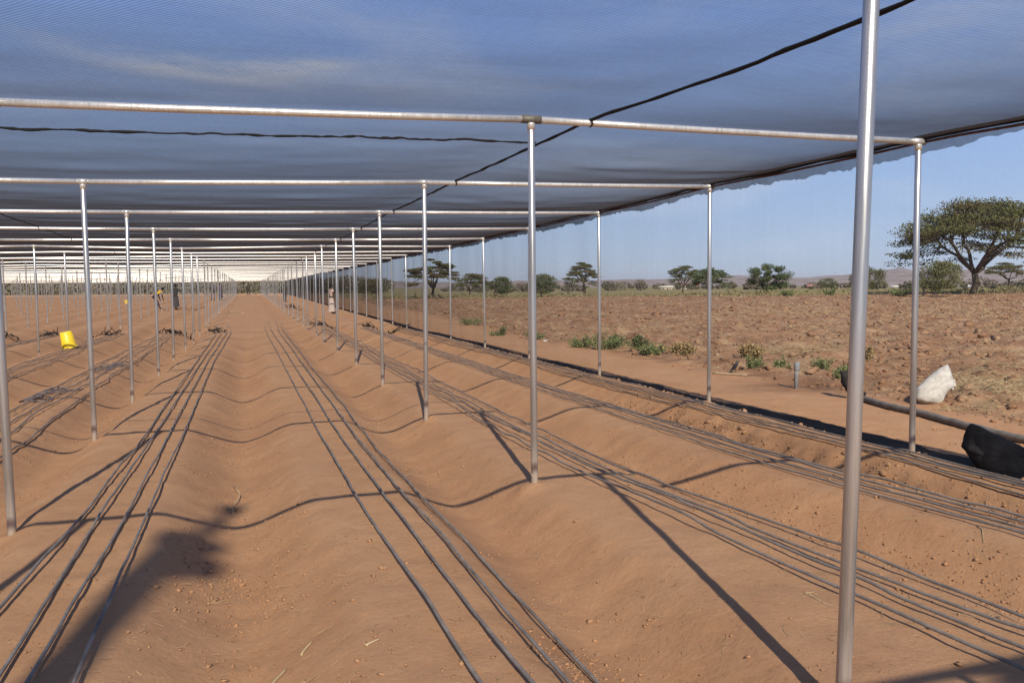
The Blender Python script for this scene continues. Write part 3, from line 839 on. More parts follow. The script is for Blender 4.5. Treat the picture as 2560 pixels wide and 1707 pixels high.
for bi, (bn, yk, xk) in enumerate(BEDS):
    xk = np.array(xk)
    for t in range(xk.shape[1]):
        yend = yk[-1] + hr.uniform(-0.6, 0.6)
        yy = np.concatenate([np.arange(yk[0], 14, 0.06), np.arange(14, yend, 0.14)]) if yk[0] < 14 else np.arange(yk[0], yend, 0.14)
        s = 300 + 17 * bi + t
        amp = 0.005 if bi in (0, 1) else 0.009
        if bi in (5, 6, 7): amp = 0.045
        xx = np.interp(yy, yk, xk[:, t])
        ker = np.ones(15) / 15
        xs2 = np.convolve(np.pad(xx, 7, mode='edge'), ker, 'valid')
        xx = xs2 + amp * vnoise(yy * 0.55, yy * 0, s) + amp * 0.35 * vnoise(yy * 2.3, yy * 0, s + 1)
        r = 0.0086
        zt = terr(xx, yy)
        # the hose bridges the small hollows
        zm = zt.copy()
        for _ in range(30): zm = np.maximum(zt, np.convolve(np.pad(zm, 2, mode='edge'), np.ones(5) / 5, 'valid'))
        lift = 0.010 + 0.020 * np.maximum(vnoise(yy * 0.8, yy * 0, s + 2), 0) + 0.012 * np.maximum(vnoise(yy * 2.4, yy * 0, s + 3), 0)
        if bi == 2: lift = lift * 1.8
        zz = zm + r + 0.002 + lift
        P = np.stack([xx, yy, zz], -1)
        if bi in (1, 0):  # ends stand up in small tufts
            e = P[-1]
            P = np.concatenate([P, e + np.array([[0.01, 0.06, 0.06], [hr.uniform(-.08, .08), 0.06, 0.17], [hr.uniform(-.18, .18), 0.0, 0.28 + hr.uniform(-.05, .1)]])])
        V, fs = tube_geo(P, r, 8)
        o = obj('drip_hose', mesh_np('drip_hose', V, fs), MHOSE)
        pl = PLACE[t] if xk.shape[1] == 4 else ['leftmost', 'middle', 'rightmost'][t]
        tag(o, '%s drip hose lying along %s' % (pl, bn), 'hose', 'drip irrigation hoses on the beds')

def coil(px, py, depth, wid, n, lab, seed, up_=0.13):
    rg = np.random.default_rng(seed)
    g = px_depth(px, py, depth); x0, y0 = g[0], g[1]
    root = empty('hose_tangle', (x0, y0, gz(x0, y0)))
    mb = MB()
    for k in range(n):
        m = 14
        a = np.cumsum(rg.normal(0, 0.8, m)) + rg.uniform(0, 6.28)
        st = rg.uniform(0.08, 0.2) * wid
        x = x0 + rg.normal(0, 0.28 * wid) + np.cumsum(np.cos(a)) * st
        y = y0 + rg.normal(0, 0.3) + np.cumsum(np.sin(a)) * st * 0.7
        x = x0 + np.clip(x - x0, -wid, wid); y = y0 + np.clip(y - y0, -1, 1)
        z = terr(x, y) + 0.012 + np.abs(vnoise(np.arange(m) * 0.5, np.full(m, k * 1.0), seed)) * up_
        mb.add(*tube_geo(np.stack([x, y, z], -1) - np.array(root.location), 0.012, 5))
    for k in range(n):
        x = x0 + rg.normal(0, 0.4 * wid); y = y0 + rg.normal(0, 0.3); z = gz(x, y)
        hgt = rg.uniform(0.08, 0.26)
        P = np.array([[x, y, z], [x + rg.normal(0, .05), y, z + hgt * .5], [x + rg.normal(0, .14), y, z + hgt]])
        mb.add(*tube_geo(P - np.array(root.location), 0.012, 5))
    mb.build('hose_loops', MROPE, root)['kind'] = 'stuff'
    tag(root, lab, 'hose tangle', 'tangled hose ends')
coil(810, 815, 33, 0.55, 7, 'black tangle of hose ends on the first bed right of center', 1)
coil(925, 817, 32, 0.5, 6, 'black hose tangle between two posts right of the central bed', 2)
coil(1000, 822, 31, 0.5, 5, 'dark hose tangle nearest the side net curtain', 3, 0.15)
coil(430, 830, 28, 0.6, 6, 'black hose tangle on the bed left of the path posts', 4, 0.16)
coil(548, 828, 29, 0.45, 4, 'low dark hose coil on the left bed beside the central path', 5, 0.12)
coil(275, 838, 27.5, 0.5, 4, 'flat hose tangle right of the yellow bucket', 6, 0.12)
coil(130, 838, 27.5, 0.5, 5, 'flat dark hose tangle behind the yellow bucket', 7, 0.1)
coil(15, 841, 26.5, 0.35, 5, 'black hose tangle at the left edge of the photo', 8, 0.12)
coil(735, 776, 55, 0.6, 6, 'far dark hose tangle between the right post rows', 9, 0.35)
coil(475, 772, 56, 0.9, 3, 'far dark hose coil beside the standing woman', 10, 0.15)
# grey loops of thin tape on the left bed
for px, py, lab, sd_ in ((100, 1000, 'pale loops of thin tape across the second left bed, nearer one', 21), (285, 925, 'pale loops of thin tape across the second left bed, farther one', 22)):
    rg = np.random.default_rng(sd_)
    g, dep = px_ground(px, py); mb = MB()
    root = empty('tape_tangle', (g[0], g[1], gz(g[0], g[1])))
    for k in range(5):
        a = np.linspace(0, 6.3 * 1.6, 30) + rg.uniform(0, 6)
        rx, ry = rg.uniform(.1, .25), rg.uniform(.4, .8)
        x = g[0] + rx * np.cos(a) + np.linspace(-.15, .15, 30) + rg.normal(0, .1); y = g[1] + ry * np.sin(a * 0.63) + rg.normal(0, .3)
        z = terr(x, y) + 0.012 + 0.02 * np.abs(np.sin(a * 1.3))
        mb.add(*tube_geo(np.stack([x, y, z], -1) - np.array(root.location), 0.007, 5))
    mb.build('tape_loops', simple('thin_tape', (0.16, 0.14, 0.14), 0.6), root)
    tag(root, lab, 'tape tangle', 'thin tape loops')

# ------------------------------------------------------------------ clods, straw
ico = bmesh.new(); bmesh.ops.create_icosphere(ico, subdivisions=1, radius=1.0)
IV = np.array([v.co for v in ico.verts]); IF = np.array([[v.index for v in f.verts] for f in ico.faces]); ico.free()
def scatter_clods(name, x, y, size, mat, lab, sink=0.25, field=0.0):
    n = len(x)
    z = terr(x, y)
    rg = np.random.default_rng(n)
    s = size[:, None, None] * rg.uniform(0.5, 1.35, (n, 12, 1)) * np.array([1, 1, 0.6])
    a = rg.uniform(0, 6.28, n); c, sn = np.cos(a)[:, None], np.sin(a)[:, None]
    v = (IV[None] + rg.normal(0, 0.22, (n, 12, 3))) * s * rg.uniform(0.6, 1.4, (n, 1, 3))
    vx = v[..., 0] * c - v[..., 1] * sn; vy = v[..., 0] * sn + v[..., 1] * c
    V = np.stack([vx + x[:, None], vy + y[:, None], v[..., 2] + (z + size * (0.6 - sink * 1.6))[:, None]], -1).reshape(-1, 3)
    F = (IF[None] + (np.arange(n) * 12)[:, None, None]).reshape(-1, 3)
    me = mesh_np(name, V, F, False)
    ca = me.color_attributes.new('ground_kind', 'FLOAT_COLOR', 'POINT')
    ca.data.foreach_set('color', np.tile(np.array([field, 0, 0, 0.3], np.float32), len(V)))
    o = obj(name, me, mat)
    return tag(o, lab, kind='stuff')
rg = np.random.default_rng(21)
def in_view(x, y):
    px = x * rt.x + y * rt.y; d = x * fw.x + y * fw.y
    return (d > 2.2) & (np.abs(px / np.maximum(d, .1)) < 0.66)
def furrow_clods(n):
    d = 2.6 * np.exp(rg.uniform(0, 1, n) * np.log(30 / 2.6)); t = rg.uniform(-0.66, 0.66, n)
    x = fw.x * d + rt.x * t * d; y = fw.y * d + rt.y * t * d
    w = np.clip(-smooth_terr(x, y) / 0.22, 0, 1) * 0.9 + 0.10
    w = np.where((x > 4.6) & (x < 5.35) & (y < 12), 1.0, w)
    patch = sstep(-0.15, 0.45, fbm(x * 1.3, y * 1.3, 2, 400))
    k = (rg.uniform(0, 1, n) < w * (0.10 + 0.9 * patch)) & (x < 7.6)
    return x[k], y[k]
x, y = furrow_clods(90000)
sz = np.clip(rg.lognormal(-5.35, 0.5, len(x)), 0.0025, 0.014)
scatter_clods('soil_clods', x, y, sz, MCLOD, 'small crumbled soil clods lying in the furrows between the beds', 0.1)
m = 2600
y = rg.uniform(2.8, 11, m); x = 5.0 + rg.normal(0, 0.17, m)
scatter_clods('soil_clods', x, y, np.clip(rg.lognormal(-4.7, 0.6, m), 0.004, 0.035), MCLODF, 'rough damp clods on the slope below the narrow right bed', 0.35, 0.5)
m = 1300
y = rg.uniform(3, 24, m); x = 5.68 + np.abs(rg.normal(0, 0.06, m))
scatter_clods('soil_clods', x, y, np.clip(rg.lognormal(-4.6, 0.5, m), 0.004, 0.03), MCLOD, 'row of clods heaped along the foot of the side net')
# field
def field_pts(n, dmin=9, dmax=95):
    d = dmin * np.exp(rg.uniform(0, 1, n) ** 0.85 * np.log(dmax / dmin)); t = rg.uniform(-0.25, 0.68, n)
    x = fw.x * d + rt.x * t * d; y = fw.y * d + rt.y * t * d
    k = x > edge_x(y) + rg.normal(0.25, 0.3, n)
    return x[k], y[k]
x, y = field_pts(22000)
dd = np.hypot(x, y)
sz = np.clip(rg.lognormal(-3.55, 0.6, len(x)), 0.006, 0.12) * np.clip(0.6 + dd / 60, 0.7, 1.6)
scatter_clods('field_clods', x, y, sz, MCLODF, 'turned clods of red soil over the ploughed field', 0.3, 1.0)
def strands(x, y, length, rad_, lift, tilt, rg, zfun=terr, bend=0.15):
    n = len(x); a = rg.uniform(0, np.pi * 2, n); e = rg.uniform(-0.06, 1, n) ** 2 * tilt
    dx, dy, dz = np.cos(a) * np.cos(e), np.sin(a) * np.cos(e), np.sin(e)
    P0 = np.stack([x, y, zfun(x, y) + lift], -1)
    T = np.stack([dx, dy, dz], -1) * length[:, None]
    side = np.stack([-dy, dx, 0 * dx], -1)
    P1 = P0 + T * 0.5 + side * (length * rg.normal(0, bend, n))[:, None]
    P2 = P0 + T
    for P in (P1, P2): P[:, 2] = np.maximum(P[:, 2], zfun(P[:, 0], P[:, 1]) + rad_ * 0.8)
    u = np.array([0, 0, 1.0])
    k = np.arange(3) * 2.0944
    rings = []
    for P, f in ((P0, 1.0), (P1, 0.9), (P2, 0.5)):
        rings.append(P[:, None] + (rad_ * f)[:, None, None] * (np.cos(k)[None, :, None] * side[:, None] + np.sin(k)[None, :, None] * u))
    V = np.stack(rings, 1).reshape(-1, 3)           # n,3,3,3
    b = (np.arange(n) * 9)[:, None]
    F = []
    for r_ in (0, 1):
        for j in range(3):
            q = (j + 1) % 3
            F.append(np.stack([b[:, 0] + r_ * 3 + j, b[:, 0] + r_ * 3 + q, b[:, 0] + r_ * 3 + 3 + q, b[:, 0] + r_ * 3 + 3 + j], -1))
    return V, np.concatenate(F)
def straw(name, x, y, L, R, lab, lift=0.003, tilt=0.25, mat=None):
    V, F = strands(x, y, L, R, lift, tilt, rg)
    return tag(obj(name, mesh_np(name, V, F, False), mat or MSTRAW), lab, kind='stuff')
n = 5200
d = 2.6 * np.exp(rg.uniform(0, 1, n) * np.log(16 / 2.6)); t = rg.uniform(-0.66, 0.66, n)
x = fw.x * d + rt.x * t * d; y = fw.y * d + rt.y * t * d
k = (x < 7.5) & (rg.uniform(0, 1, n) < 0.10 + 0.5 * sstep(-0.1, 0.5, fbm(x * 0.9, y * 0.9, 2, 410)))
x, y = x[k], y[k]
straw('straw_litter', x, y, np.clip(rg.lognormal(-3.2, 0.55, len(x)), 0.012, 0.16), rg.uniform(0.0006, 0.0016, len(x)), 'scattered pale straw bits over the planting beds')
x, y = field_pts(50000)
k = rg.uniform(0, 1, len(x)) < 0.12 + 0.88 * sstep(0.0, 0.55, fbm(x * 0.33, y * 0.75, 3, 420))
x, y = x[k], y[k]; dd = np.hypot(x, y)
L = np.clip(rg.lognormal(-1.75, 0.5, len(x)), 0.05, 0.7)
straw('stubble', x, y, L, rg.uniform(0.002, 0.0042, len(x)) * np.clip(dd / 16, 0.9, 4), 'dry maize stalks and stubble strewn over the ploughed field', 0.02, 0.9)

# heaps of straw near the white sack
def heap(name, px, py, dep, sx_, sy_, n, hmax, lab, mat=None, L0=-1.9):
    g = px_depth(px, py, dep)
    x = g[0] + rg.normal(0, sx_, n); y = g[1] + rg.normal(0, sy_, n)
    root = empty(name, (g[0], g[1], gz(g[0], g[1])))
    h = hmax * np.exp(-(((x - g[0]) / sx_) ** 2 + ((y - g[1]) / sy_) ** 2) / 2)
    V, F = strands(x, y, np.clip(rg.lognormal(L0, 0.45, n), 0.05, 0.6), rg.uniform(0.002, 0.0042, n), h * rg.uniform(0, 1, n) + 0.01, 0.6, rg, bend=0.25)
    obj('strands', mesh_np('strands', V - np.array(root.location), F, False), mat or MSTRAW, root)
    return tag(root, lab, 'straw heap')
heap('straw_heap', 2490, 985, 11.3, 0.34, 0.16, 240, 0.06, 'low scatter of golden straw right of the white sack')
heap('straw_heap', 2520, 935, 12.4, 0.5, 0.4, 330, 0.16, 'brown straw heap at the right edge behind the golden straw')
heap('straw_heap', 2415, 975, 11.6, 0.22, 0.2, 120, 0.05, 'thin straw spread touching the right side of the white sack')
heap('straw_heap', 1985, 880, 18.0, 0.7, 0.5, 500, 0.25, 'pale heap of dry stalks behind the grey standpipe')
heap('straw_heap', 2490, 1000, 10.6, 0.5, 0.06, 130, 0.03, 'line of straw at the edge of the bare path on the right')

# ------------------------------------------------------------------ plants and trees
def leaf_quads(C, Nrm, size, rg, aspect=1.6):
    n = len(C)
    a = rg.normal(0, 1, (n, 3)); a -= (a * Nrm).sum(1)[:, None] * Nrm
    a /= np.linalg.norm(a, axis=1)[:, None] + 1e-9
    b = np.cross(Nrm, a)
    s = (size * rg.uniform(0.6, 1.3, n))[:, None]
    V = np.stack([C - a * s * aspect / 2, C + b * s * 0.5 + a * s * 0.1, C + a * s * aspect / 2, C - b * s * 0.5 + a * s * 0.1], 1).reshape(-1, 3)
    F = (np.arange(n) * 4)[:, None] + np.arange(4)[None]
    return V, F
def crown_mesh(name, C, size, tone, brown, rg, mat, parent, kind=None):
    Nrm = rg.normal(0, 1, (len(C), 3)) + np.array([0, 0, 0.5]); Nrm /= np.linalg.norm(Nrm, axis=1)[:, None]
    V, F = leaf_quads(C, Nrm, size, rg)
    me = mesh_np(name, V, F, False)
    ca = me.color_attributes.new('leaf_tone', 'FLOAT_COLOR', 'POINT')
    col = np.stack([np.clip(tone, 0, 1), np.clip(brown, 0, 1), tone * 0, tone * 0 + 1], -1)
    ca.data.foreach_set('color', np.repeat(col, 4, 0).astype(np.float32).ravel())
    return obj(name, me, mat, parent)

def acacia(px, py, top, left, right, lab, style='umbrella', depth=None, nleaf=1500, seed=0, mat=None, trunk_frac=0.45, lean=0.0, thick=0.3, cx=None, leafsize=None, brownf=0.4, trunks=1, droop=0.0):
    """px,py foot of the trunk; top/left/right crown limits - all source-photo pixels"""
    rg = np.random.default_rng(seed)
    if depth is None:
        g, depth = px_ground(px, py)
    g = px_depth(px, py, depth)
    sc = depth / 2066.0
    x0, y0 = g[0], g[1]; z0 = gz(x0, y0)
    z0 = min(z0, g[2] + 0.15)
    H = (EYE + depth * ((-fw.z * 0) + 0)) * 0 + (py - top) * sc
    W = (right - left) * sc / 2 * 0.93
    off = ((left + right) / 2 - px) * sc
    root = empty('acacia_tree' if style != 'bush' else 'bushy_tree', (x0, y0, z0))
    rv = np.array([rt.x, rt.y, 0]); rv /= np.linalg.norm(rv)
    cen = rv * off
    # clump centres
    nc = max(40, int(nleaf / (210 if nleaf > 9000 else (80 if style == 'umbrella' else 40))))
    a = rg.uniform(0, 6.283, nc); q = np.sqrt(rg.uniform(0, 1, nc))
    ex = rv[None] * (np.cos(a) * q * W)[:, None] + np.array([-rv[1], rv[0], 0])[None] * (np.sin(a) * q * W * 0.9)[:, None]
    if style == 'umbrella':
        zt = H * (1 - (0.30 + droop) * q ** 2.4) - H * thick * rg.uniform(0, 1, nc) ** 1.3 * (0.65 + 0.35 * q)
        zt = zt + H * 0.05 * vnoise(a * 2, q * 3, seed)
    else:
        lowf = 0.28
        zz = rg.uniform(-1, 1, nc)
        env = np.sqrt(np.clip(1 - np.abs(zz) ** 2.2, 0, 1))
        ex = ex * (0.25 + 0.75 * env)[:, None]
        zt = H * (lowf + (1 - lowf) * (0.5 + 0.5 * zz)) - H * 0.08 * q
    CC = cen[None] + ex + np.stack([0 * zt, 0 * zt, zt], -1)
    # branches
    mb = MB()
    rad0 = max(0.035 * H, 0.06) * (1.0 if style == 'umbrella' else 0.8)
    fork = np.array([0, 0, H * trunk_frac * 0.55]) + cen * 0.25 * trunk_frac
    for tk in range(trunks):
        foot = np.array([0.0, 0, -0.2]) + rv * (tk * 17 * sc)
        mid = foot * 0.4 + fork * 0.6 + rg.normal(0, 0.02 * H, 3) + rv * lean * H * 0.2
        P = np.array([foot, foot * 0.7 + mid * 0.3 + rg.normal(0, 0.01 * H, 3), mid, fork])
        mb.add(*tube_geo(P, np.array([rad0 * 1.45, rad0 * 1.08, rad0, rad0 * 0.9]), 9))
    nl = 7 if nleaf > 9000 else 5
    la = np.arange(nl) * 6.283 / nl + rg.uniform(0, 1, nl)
    mids = []
    for k in range(nl):
        tgt = cen + (rv * np.cos(la[k]) + np.array([-rv[1], rv[0], 0]) * np.sin(la[k])) * W * rg.uniform(0.42, 0.62)
        tgt = tgt + np.array([0, 0, H * rg.uniform(0.58, 0.72)])
        if style != 'umbrella': tgt[2] = H * rg.uniform(0.45, 0.65)
        t = np.linspace(0, 1, 7)[:, None]
        P = fork * (1 - t) + tgt * t
        P[:, 2] += H * 0.05 * np.sin(np.pi * t[:, 0]) * rg.uniform(-0.6, 1)
        P[1:] += np.cumsum(rg.normal(0, 0.016 * H, (6, 3)), 0)
        mb.add(*tube_geo(P, np.linspace(rad0 * 0.62, rad0 * 0.30, 7), 7))
        mids += [P[3], P[4], P[5], P[6]]
    mids = np.array(mids)
    pick = rg.permutation(nc)[:min(nc, 90 if nleaf > 9000 else 26)]
    for k in pick:
        c = CC[k]
        dsq = ((mids - c) ** 2).sum(1); j = int(np.argmin(dsq + rg.uniform(0, 0.3 * W * W, len(mids)) * 0.2))
        t = np.linspace(0, 1, 5)[:, None]
        P = mids[j] * (1 - t) + c * t
        P[1:-1] += rg.normal(0, 0.014 * H, (3, 3)); P[:, 2] += H * 0.03 * np.sin(np.pi * t[:, 0])
        mb.add(*tube_geo(P, np.linspace(rad0 * 0.26, rad0 * 0.07, 5), 5))
    mb.build('trunk', MBARK, root)
    # leaves
    per = int(nleaf / nc)
    cs = W * (0.15 if nleaf > 9000 else 0.17)
    uu = rg.normal(0, 1, (nc * per, 3)); uu /= np.linalg.norm(uu, axis=1)[:, None]; uu *= 1.75 * rg.uniform(0, 1, (nc * per, 1)) ** 0.42
    L = np.repeat(CC, per, 0) + uu * np.array([cs, cs, cs * (0.22 if style == 'umbrella' else 0.6)]) * np.repeat(rg.uniform(0.6, 1.2, nc), per)[:, None]
    tone = np.repeat(rg.uniform(0.05, 0.95, nc), per) * 0.7 + rg.uniform(0, 0.3, nc * per)
    brown = np.repeat((rg.uniform(0, 1, nc) < brownf) * rg.uniform(0.3, 1, nc), per)
    ls = leafsize or max(0.042 * W, 0.07)
    crown_mesh('crown', L, ls, tone, brown, rg, mat or MLEAF, root)
    return tag(root, lab, 'tree')

acacia(2434, 735, 503, 2243, 2640, 'large flat-topped acacia with open branching, tallest tree at the right', depth=72, nleaf=40000, seed=1, trunk_frac=0.42, thick=0.33, brownf=0.45, droop=0.06, leafsize=0.105)
acacia(2303, 735, 645, 2290, 2408, 'dense rounded tree with dark trunk left of the large acacia', 'bush', depth=64, nleaf=8900, seed=2, lean=0.3, mat=MOLIVE, brownf=0.3)
acacia(2523, 728, 658, 2466, 2558, 'small flat umbrella acacia right of the large acacia trunk', depth=95, nleaf=5400, seed=3, thick=0.22, trunk_frac=0.7, brownf=0.6)
acacia(2168, 722, 664, 2124, 2216, 'small tree half hidden by the thick nearest post', 'bush', depth=100, nleaf=5400, seed=4, brownf=0.3)
acacia(1908, 727, 656, 1866, 1978, 'bushy green tree on two thin trunks standing in the field', 'bush', depth=92, nleaf=9360, seed=5, mat=MBUSH, trunks=2, brownf=0.15)
acacia(2066, 721, 692, 2044, 2090, 'low round bush tree beside the pale roofed house', 'bush', depth=130, nleaf=3240, seed=6, mat=MBUSH)
acacia(1708, 722, 651, 1670, 1750, 'olive acacia, left one of the overlapping pair', depth=100, nleaf=7200, seed=7, thick=0.4, brownf=0.3)
acacia(1770, 727, 661, 1728, 1826, 'dark green spreading acacia, right one of the overlapping pair', depth=92, nleaf=8640, seed=8, mat=MBUSH, thick=0.42, brownf=0.1)
acacia(1460, 725, 640, 1408, 1498, 'lone umbrella acacia drooping on its left, between two posts', depth=95, nleaf=7920, seed=9, thick=0.26, trunk_frac=0.75, brownf=0.45, droop=0.2)
acacia(1354, 732, 672, 1316, 1398, 'dark domed tree just right of the second closest middle post', 'bush', depth=85, nleaf=6480, seed=10, mat=MBUSH)
acacia(1233, 726, 673, 1220, 1282, 'dark domed tree with leaning trunk left of the middle post', 'bush', depth=90, nleaf=5760, seed=11, mat=MBUSH, lean=0.3)
acacia(1173, 722, 667, 1138, 1226, 'layered umbrella acacia seen through the net', depth=100, nleaf=6480, seed=12, thick=0.34, brownf=0.35)
acacia(1084, 727, 628, 1015, 1145, 'tall acacia blurred behind the side net', depth=85, nleaf=9360, seed=13, thick=0.4, brownf=0.6)
acacia(930, 722, 676, 892, 968, 'dark round tree far behind the side net', 'bush', depth=95, nleaf=5400, seed=14)

# far treelines (read as one mass)
def treeline(a0, a1, D0, D1, h0, h1, n, seed, lab):
    rg = np.random.default_rng(seed)
    C = []; tone = []; br = []
    for k in range(n):
        a = rg.uniform(a0, a1); D = rg.uniform(D0, D1)
        x, y = D * math.sin(a), D * math.cos(a); z = float(base_terr(x, y))
        h = rg.uniform(h0, h1); w = h * rg.uniform(0.5, 1.3)
        m = 240
        u = rg.normal(0, 1, (m, 3)); u /= np.linalg.norm(u, axis=1)[:, None]
        u *= rg.uniform(0.3, 1, (m, 1)) ** 0.5
        C.append(np.array([x, y, z + h * 0.5]) + u * np.array([w, w, h * 0.5]))
        tone.append(np.full(m, rg.uniform(0, 1)) * 0.7 + rg.uniform(0, .3, m)); br.append(np.full(m, rg.uniform(0, 1) ** 1.5))
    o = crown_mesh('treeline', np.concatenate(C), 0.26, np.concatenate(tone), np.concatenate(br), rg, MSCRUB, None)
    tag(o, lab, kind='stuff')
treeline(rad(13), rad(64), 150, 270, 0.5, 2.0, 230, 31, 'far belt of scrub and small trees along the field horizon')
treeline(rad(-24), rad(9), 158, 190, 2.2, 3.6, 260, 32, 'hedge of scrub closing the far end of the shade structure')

# green verge beyond the field and patches of weeds
def verge(n, seed, lab, d0=84, d1=102):
    rg = np.random.default_rng(seed)
    a = rg.uniform(rad(8), rad(55), n)
    w = fbm(a * 26, a * 0, 3, 77)
    k = rg.uniform(0, 1, n) < 0.35 + 0.65 * sstep(-0.3, 0.4, w)
    a = a[k]; D = rg.uniform(d0, d1, len(a))
    x, y = D * np.sin(a), D * np.cos(a)
    h = 0.14 + 0.5 * np.maximum(fbm(a * 60, D * 0.1, 2, 78), 0)
    z = base_terr(x, y) + rg.uniform(0, 1, len(a)) * h
    o = crown_mesh('verge_growth', np.stack([x, y, z], -1), 0.11, rg.uniform(0, 1, len(a)), rg.uniform(0, 1, len(a)) ** 0.9, rg, MVERGE, None)
    tag(o, lab, kind='stuff')
verge(26000, 41, 'strip of green weeds along the far side of the ploughed field')

def weed(px, py, depth, wpx, hpx, n, lab, seed, mat=None, leaf=0.05, stems=14, cat='weed', name='weed_clump'):
    rg = np.random.default_rng(seed)
    g = px_depth(px, py, depth); x0, y0 = g[0], g[1]; z0 = gz(x0, y0)
    sc = depth / 2066.0; W = wpx * sc / 2; H = hpx * sc
    root = empty(name, (x0, y0, z0))
    mb = MB(); C = []
    for k in range(stems):
        a = rg.uniform(0, 6.28); q = rg.uniform(0.1, 1) ** 0.7
        tip = np.array([math.cos(a) * W * q, math.sin(a) * W * q * 0.8, H * rg.uniform(0.45, 1.0) * (1 - 0.35 * q)])
        b = np.array([tip[0] * 0.35, tip[1] * 0.35, -0.03])
        m_ = (b + tip) / 2 + np.array([0, 0, H * 0.15])
        t = np.linspace(0, 1, 5)[:, None]
        P = (1 - t) ** 2 * b + 2 * t * (1 - t) * m_ + t ** 2 * tip
        mb.add(*tube_geo(P, np.linspace(0.006, 0.002, 5) * max(1, depth / 14), 4, False))
        per = n // stems
        tt = rg.uniform(0.15, 1.05, per)[:, None]
        Q = (1 - tt) ** 2 * b + 2 * tt * (1 - tt) * m_ + tt ** 2 * tip
        C.append(Q + rg.normal(0, leaf * 1.1, (per, 3)))
    C = np.concatenate(C); C[:, 2] = np.maximum(C[:, 2], 0.005)
    mb.build('stem', simple('weed_stem', (0.16, 0.16, 0.07), 0.8), root)
    crown_mesh('foliage', C, leaf, rg.uniform(0, 1, len(C)), (rg.uniform(0, 1, len(C)) < 0.18) * 0.8, rg, mat or MWEED, root)
    return tag(root, lab, cat)
WG = [(1512, 866, 21, 130, 48, 900, 'wide light green weed clump behind the second edge post', None),
      (1450, 862, 21.5, 70, 26, 320, 'low green weeds left of the wide light green clump', None),
      (1595, 868, 20, 60, 42, 420, 'dark upright weed between the two light green clumps', MBUSH),
      (1630, 886, 18.9, 90, 34, 620, 'green weed clump at the path edge nearest the third edge post', None),
      (1705, 884, 18.7, 90, 42, 520, 'brown dried weed clump right of the green clump', MDRY),
      (1888, 922, 15.2, 52, 36, 300, 'leafy green plant beside the bird', None),
      (1955, 921, 15.2, 46, 34, 260, 'leafy plant just left of the grey standpipe', None),
      (2058, 918, 15.2, 60, 44, 320, 'leafy plant right of the grey standpipe', None),
      (2112, 945, 13.4, 62, 34, 300, 'low leafy plant touching the thick post on its left side', None),
      (1880, 890, 17, 70, 48, 380, 'tangled dry weeds behind the bird', MDRY),
      (1258, 828, 27, 24, 30, 140, 'small dark weed left of the green clumps beside the path', MBUSH),
      (1340, 842, 25, 60, 24, 260, 'flat pale weed patch at the path edge', None),
      (1180, 808, 34, 70, 28, 260, 'green weed clump seen through the net wall', None),
      (1240, 838, 27, 40, 16, 120, 'low weeds at the path edge behind the second middle post', None),
      (1965, 738, 78, 40, 22, 260, 'round green shrub on the far field verge below the two-trunk tree', None),
      (2075, 740, 76, 40, 20, 220, 'olive shrub on the far field verge left of the thick post', None),
      (2250, 748, 68, 60, 22, 300, 'green shrub patch on the verge between the two right posts', None),
      (2160, 905, 15.5, 60, 50, 220, 'dry bleached weed stalks right of the thick post', MDRY)]
for i, (a, b, d, w_, h_, n_, lab, mt) in enumerate(WG):
    weed(a, b, d, w_, h_, int(n_ * 2.6), lab, 50 + i, mt, leaf=0.024 if d < 16 else (0.032 if d < 40 else 0.09), stems=max(8, min(26, int(w_ / 4))))

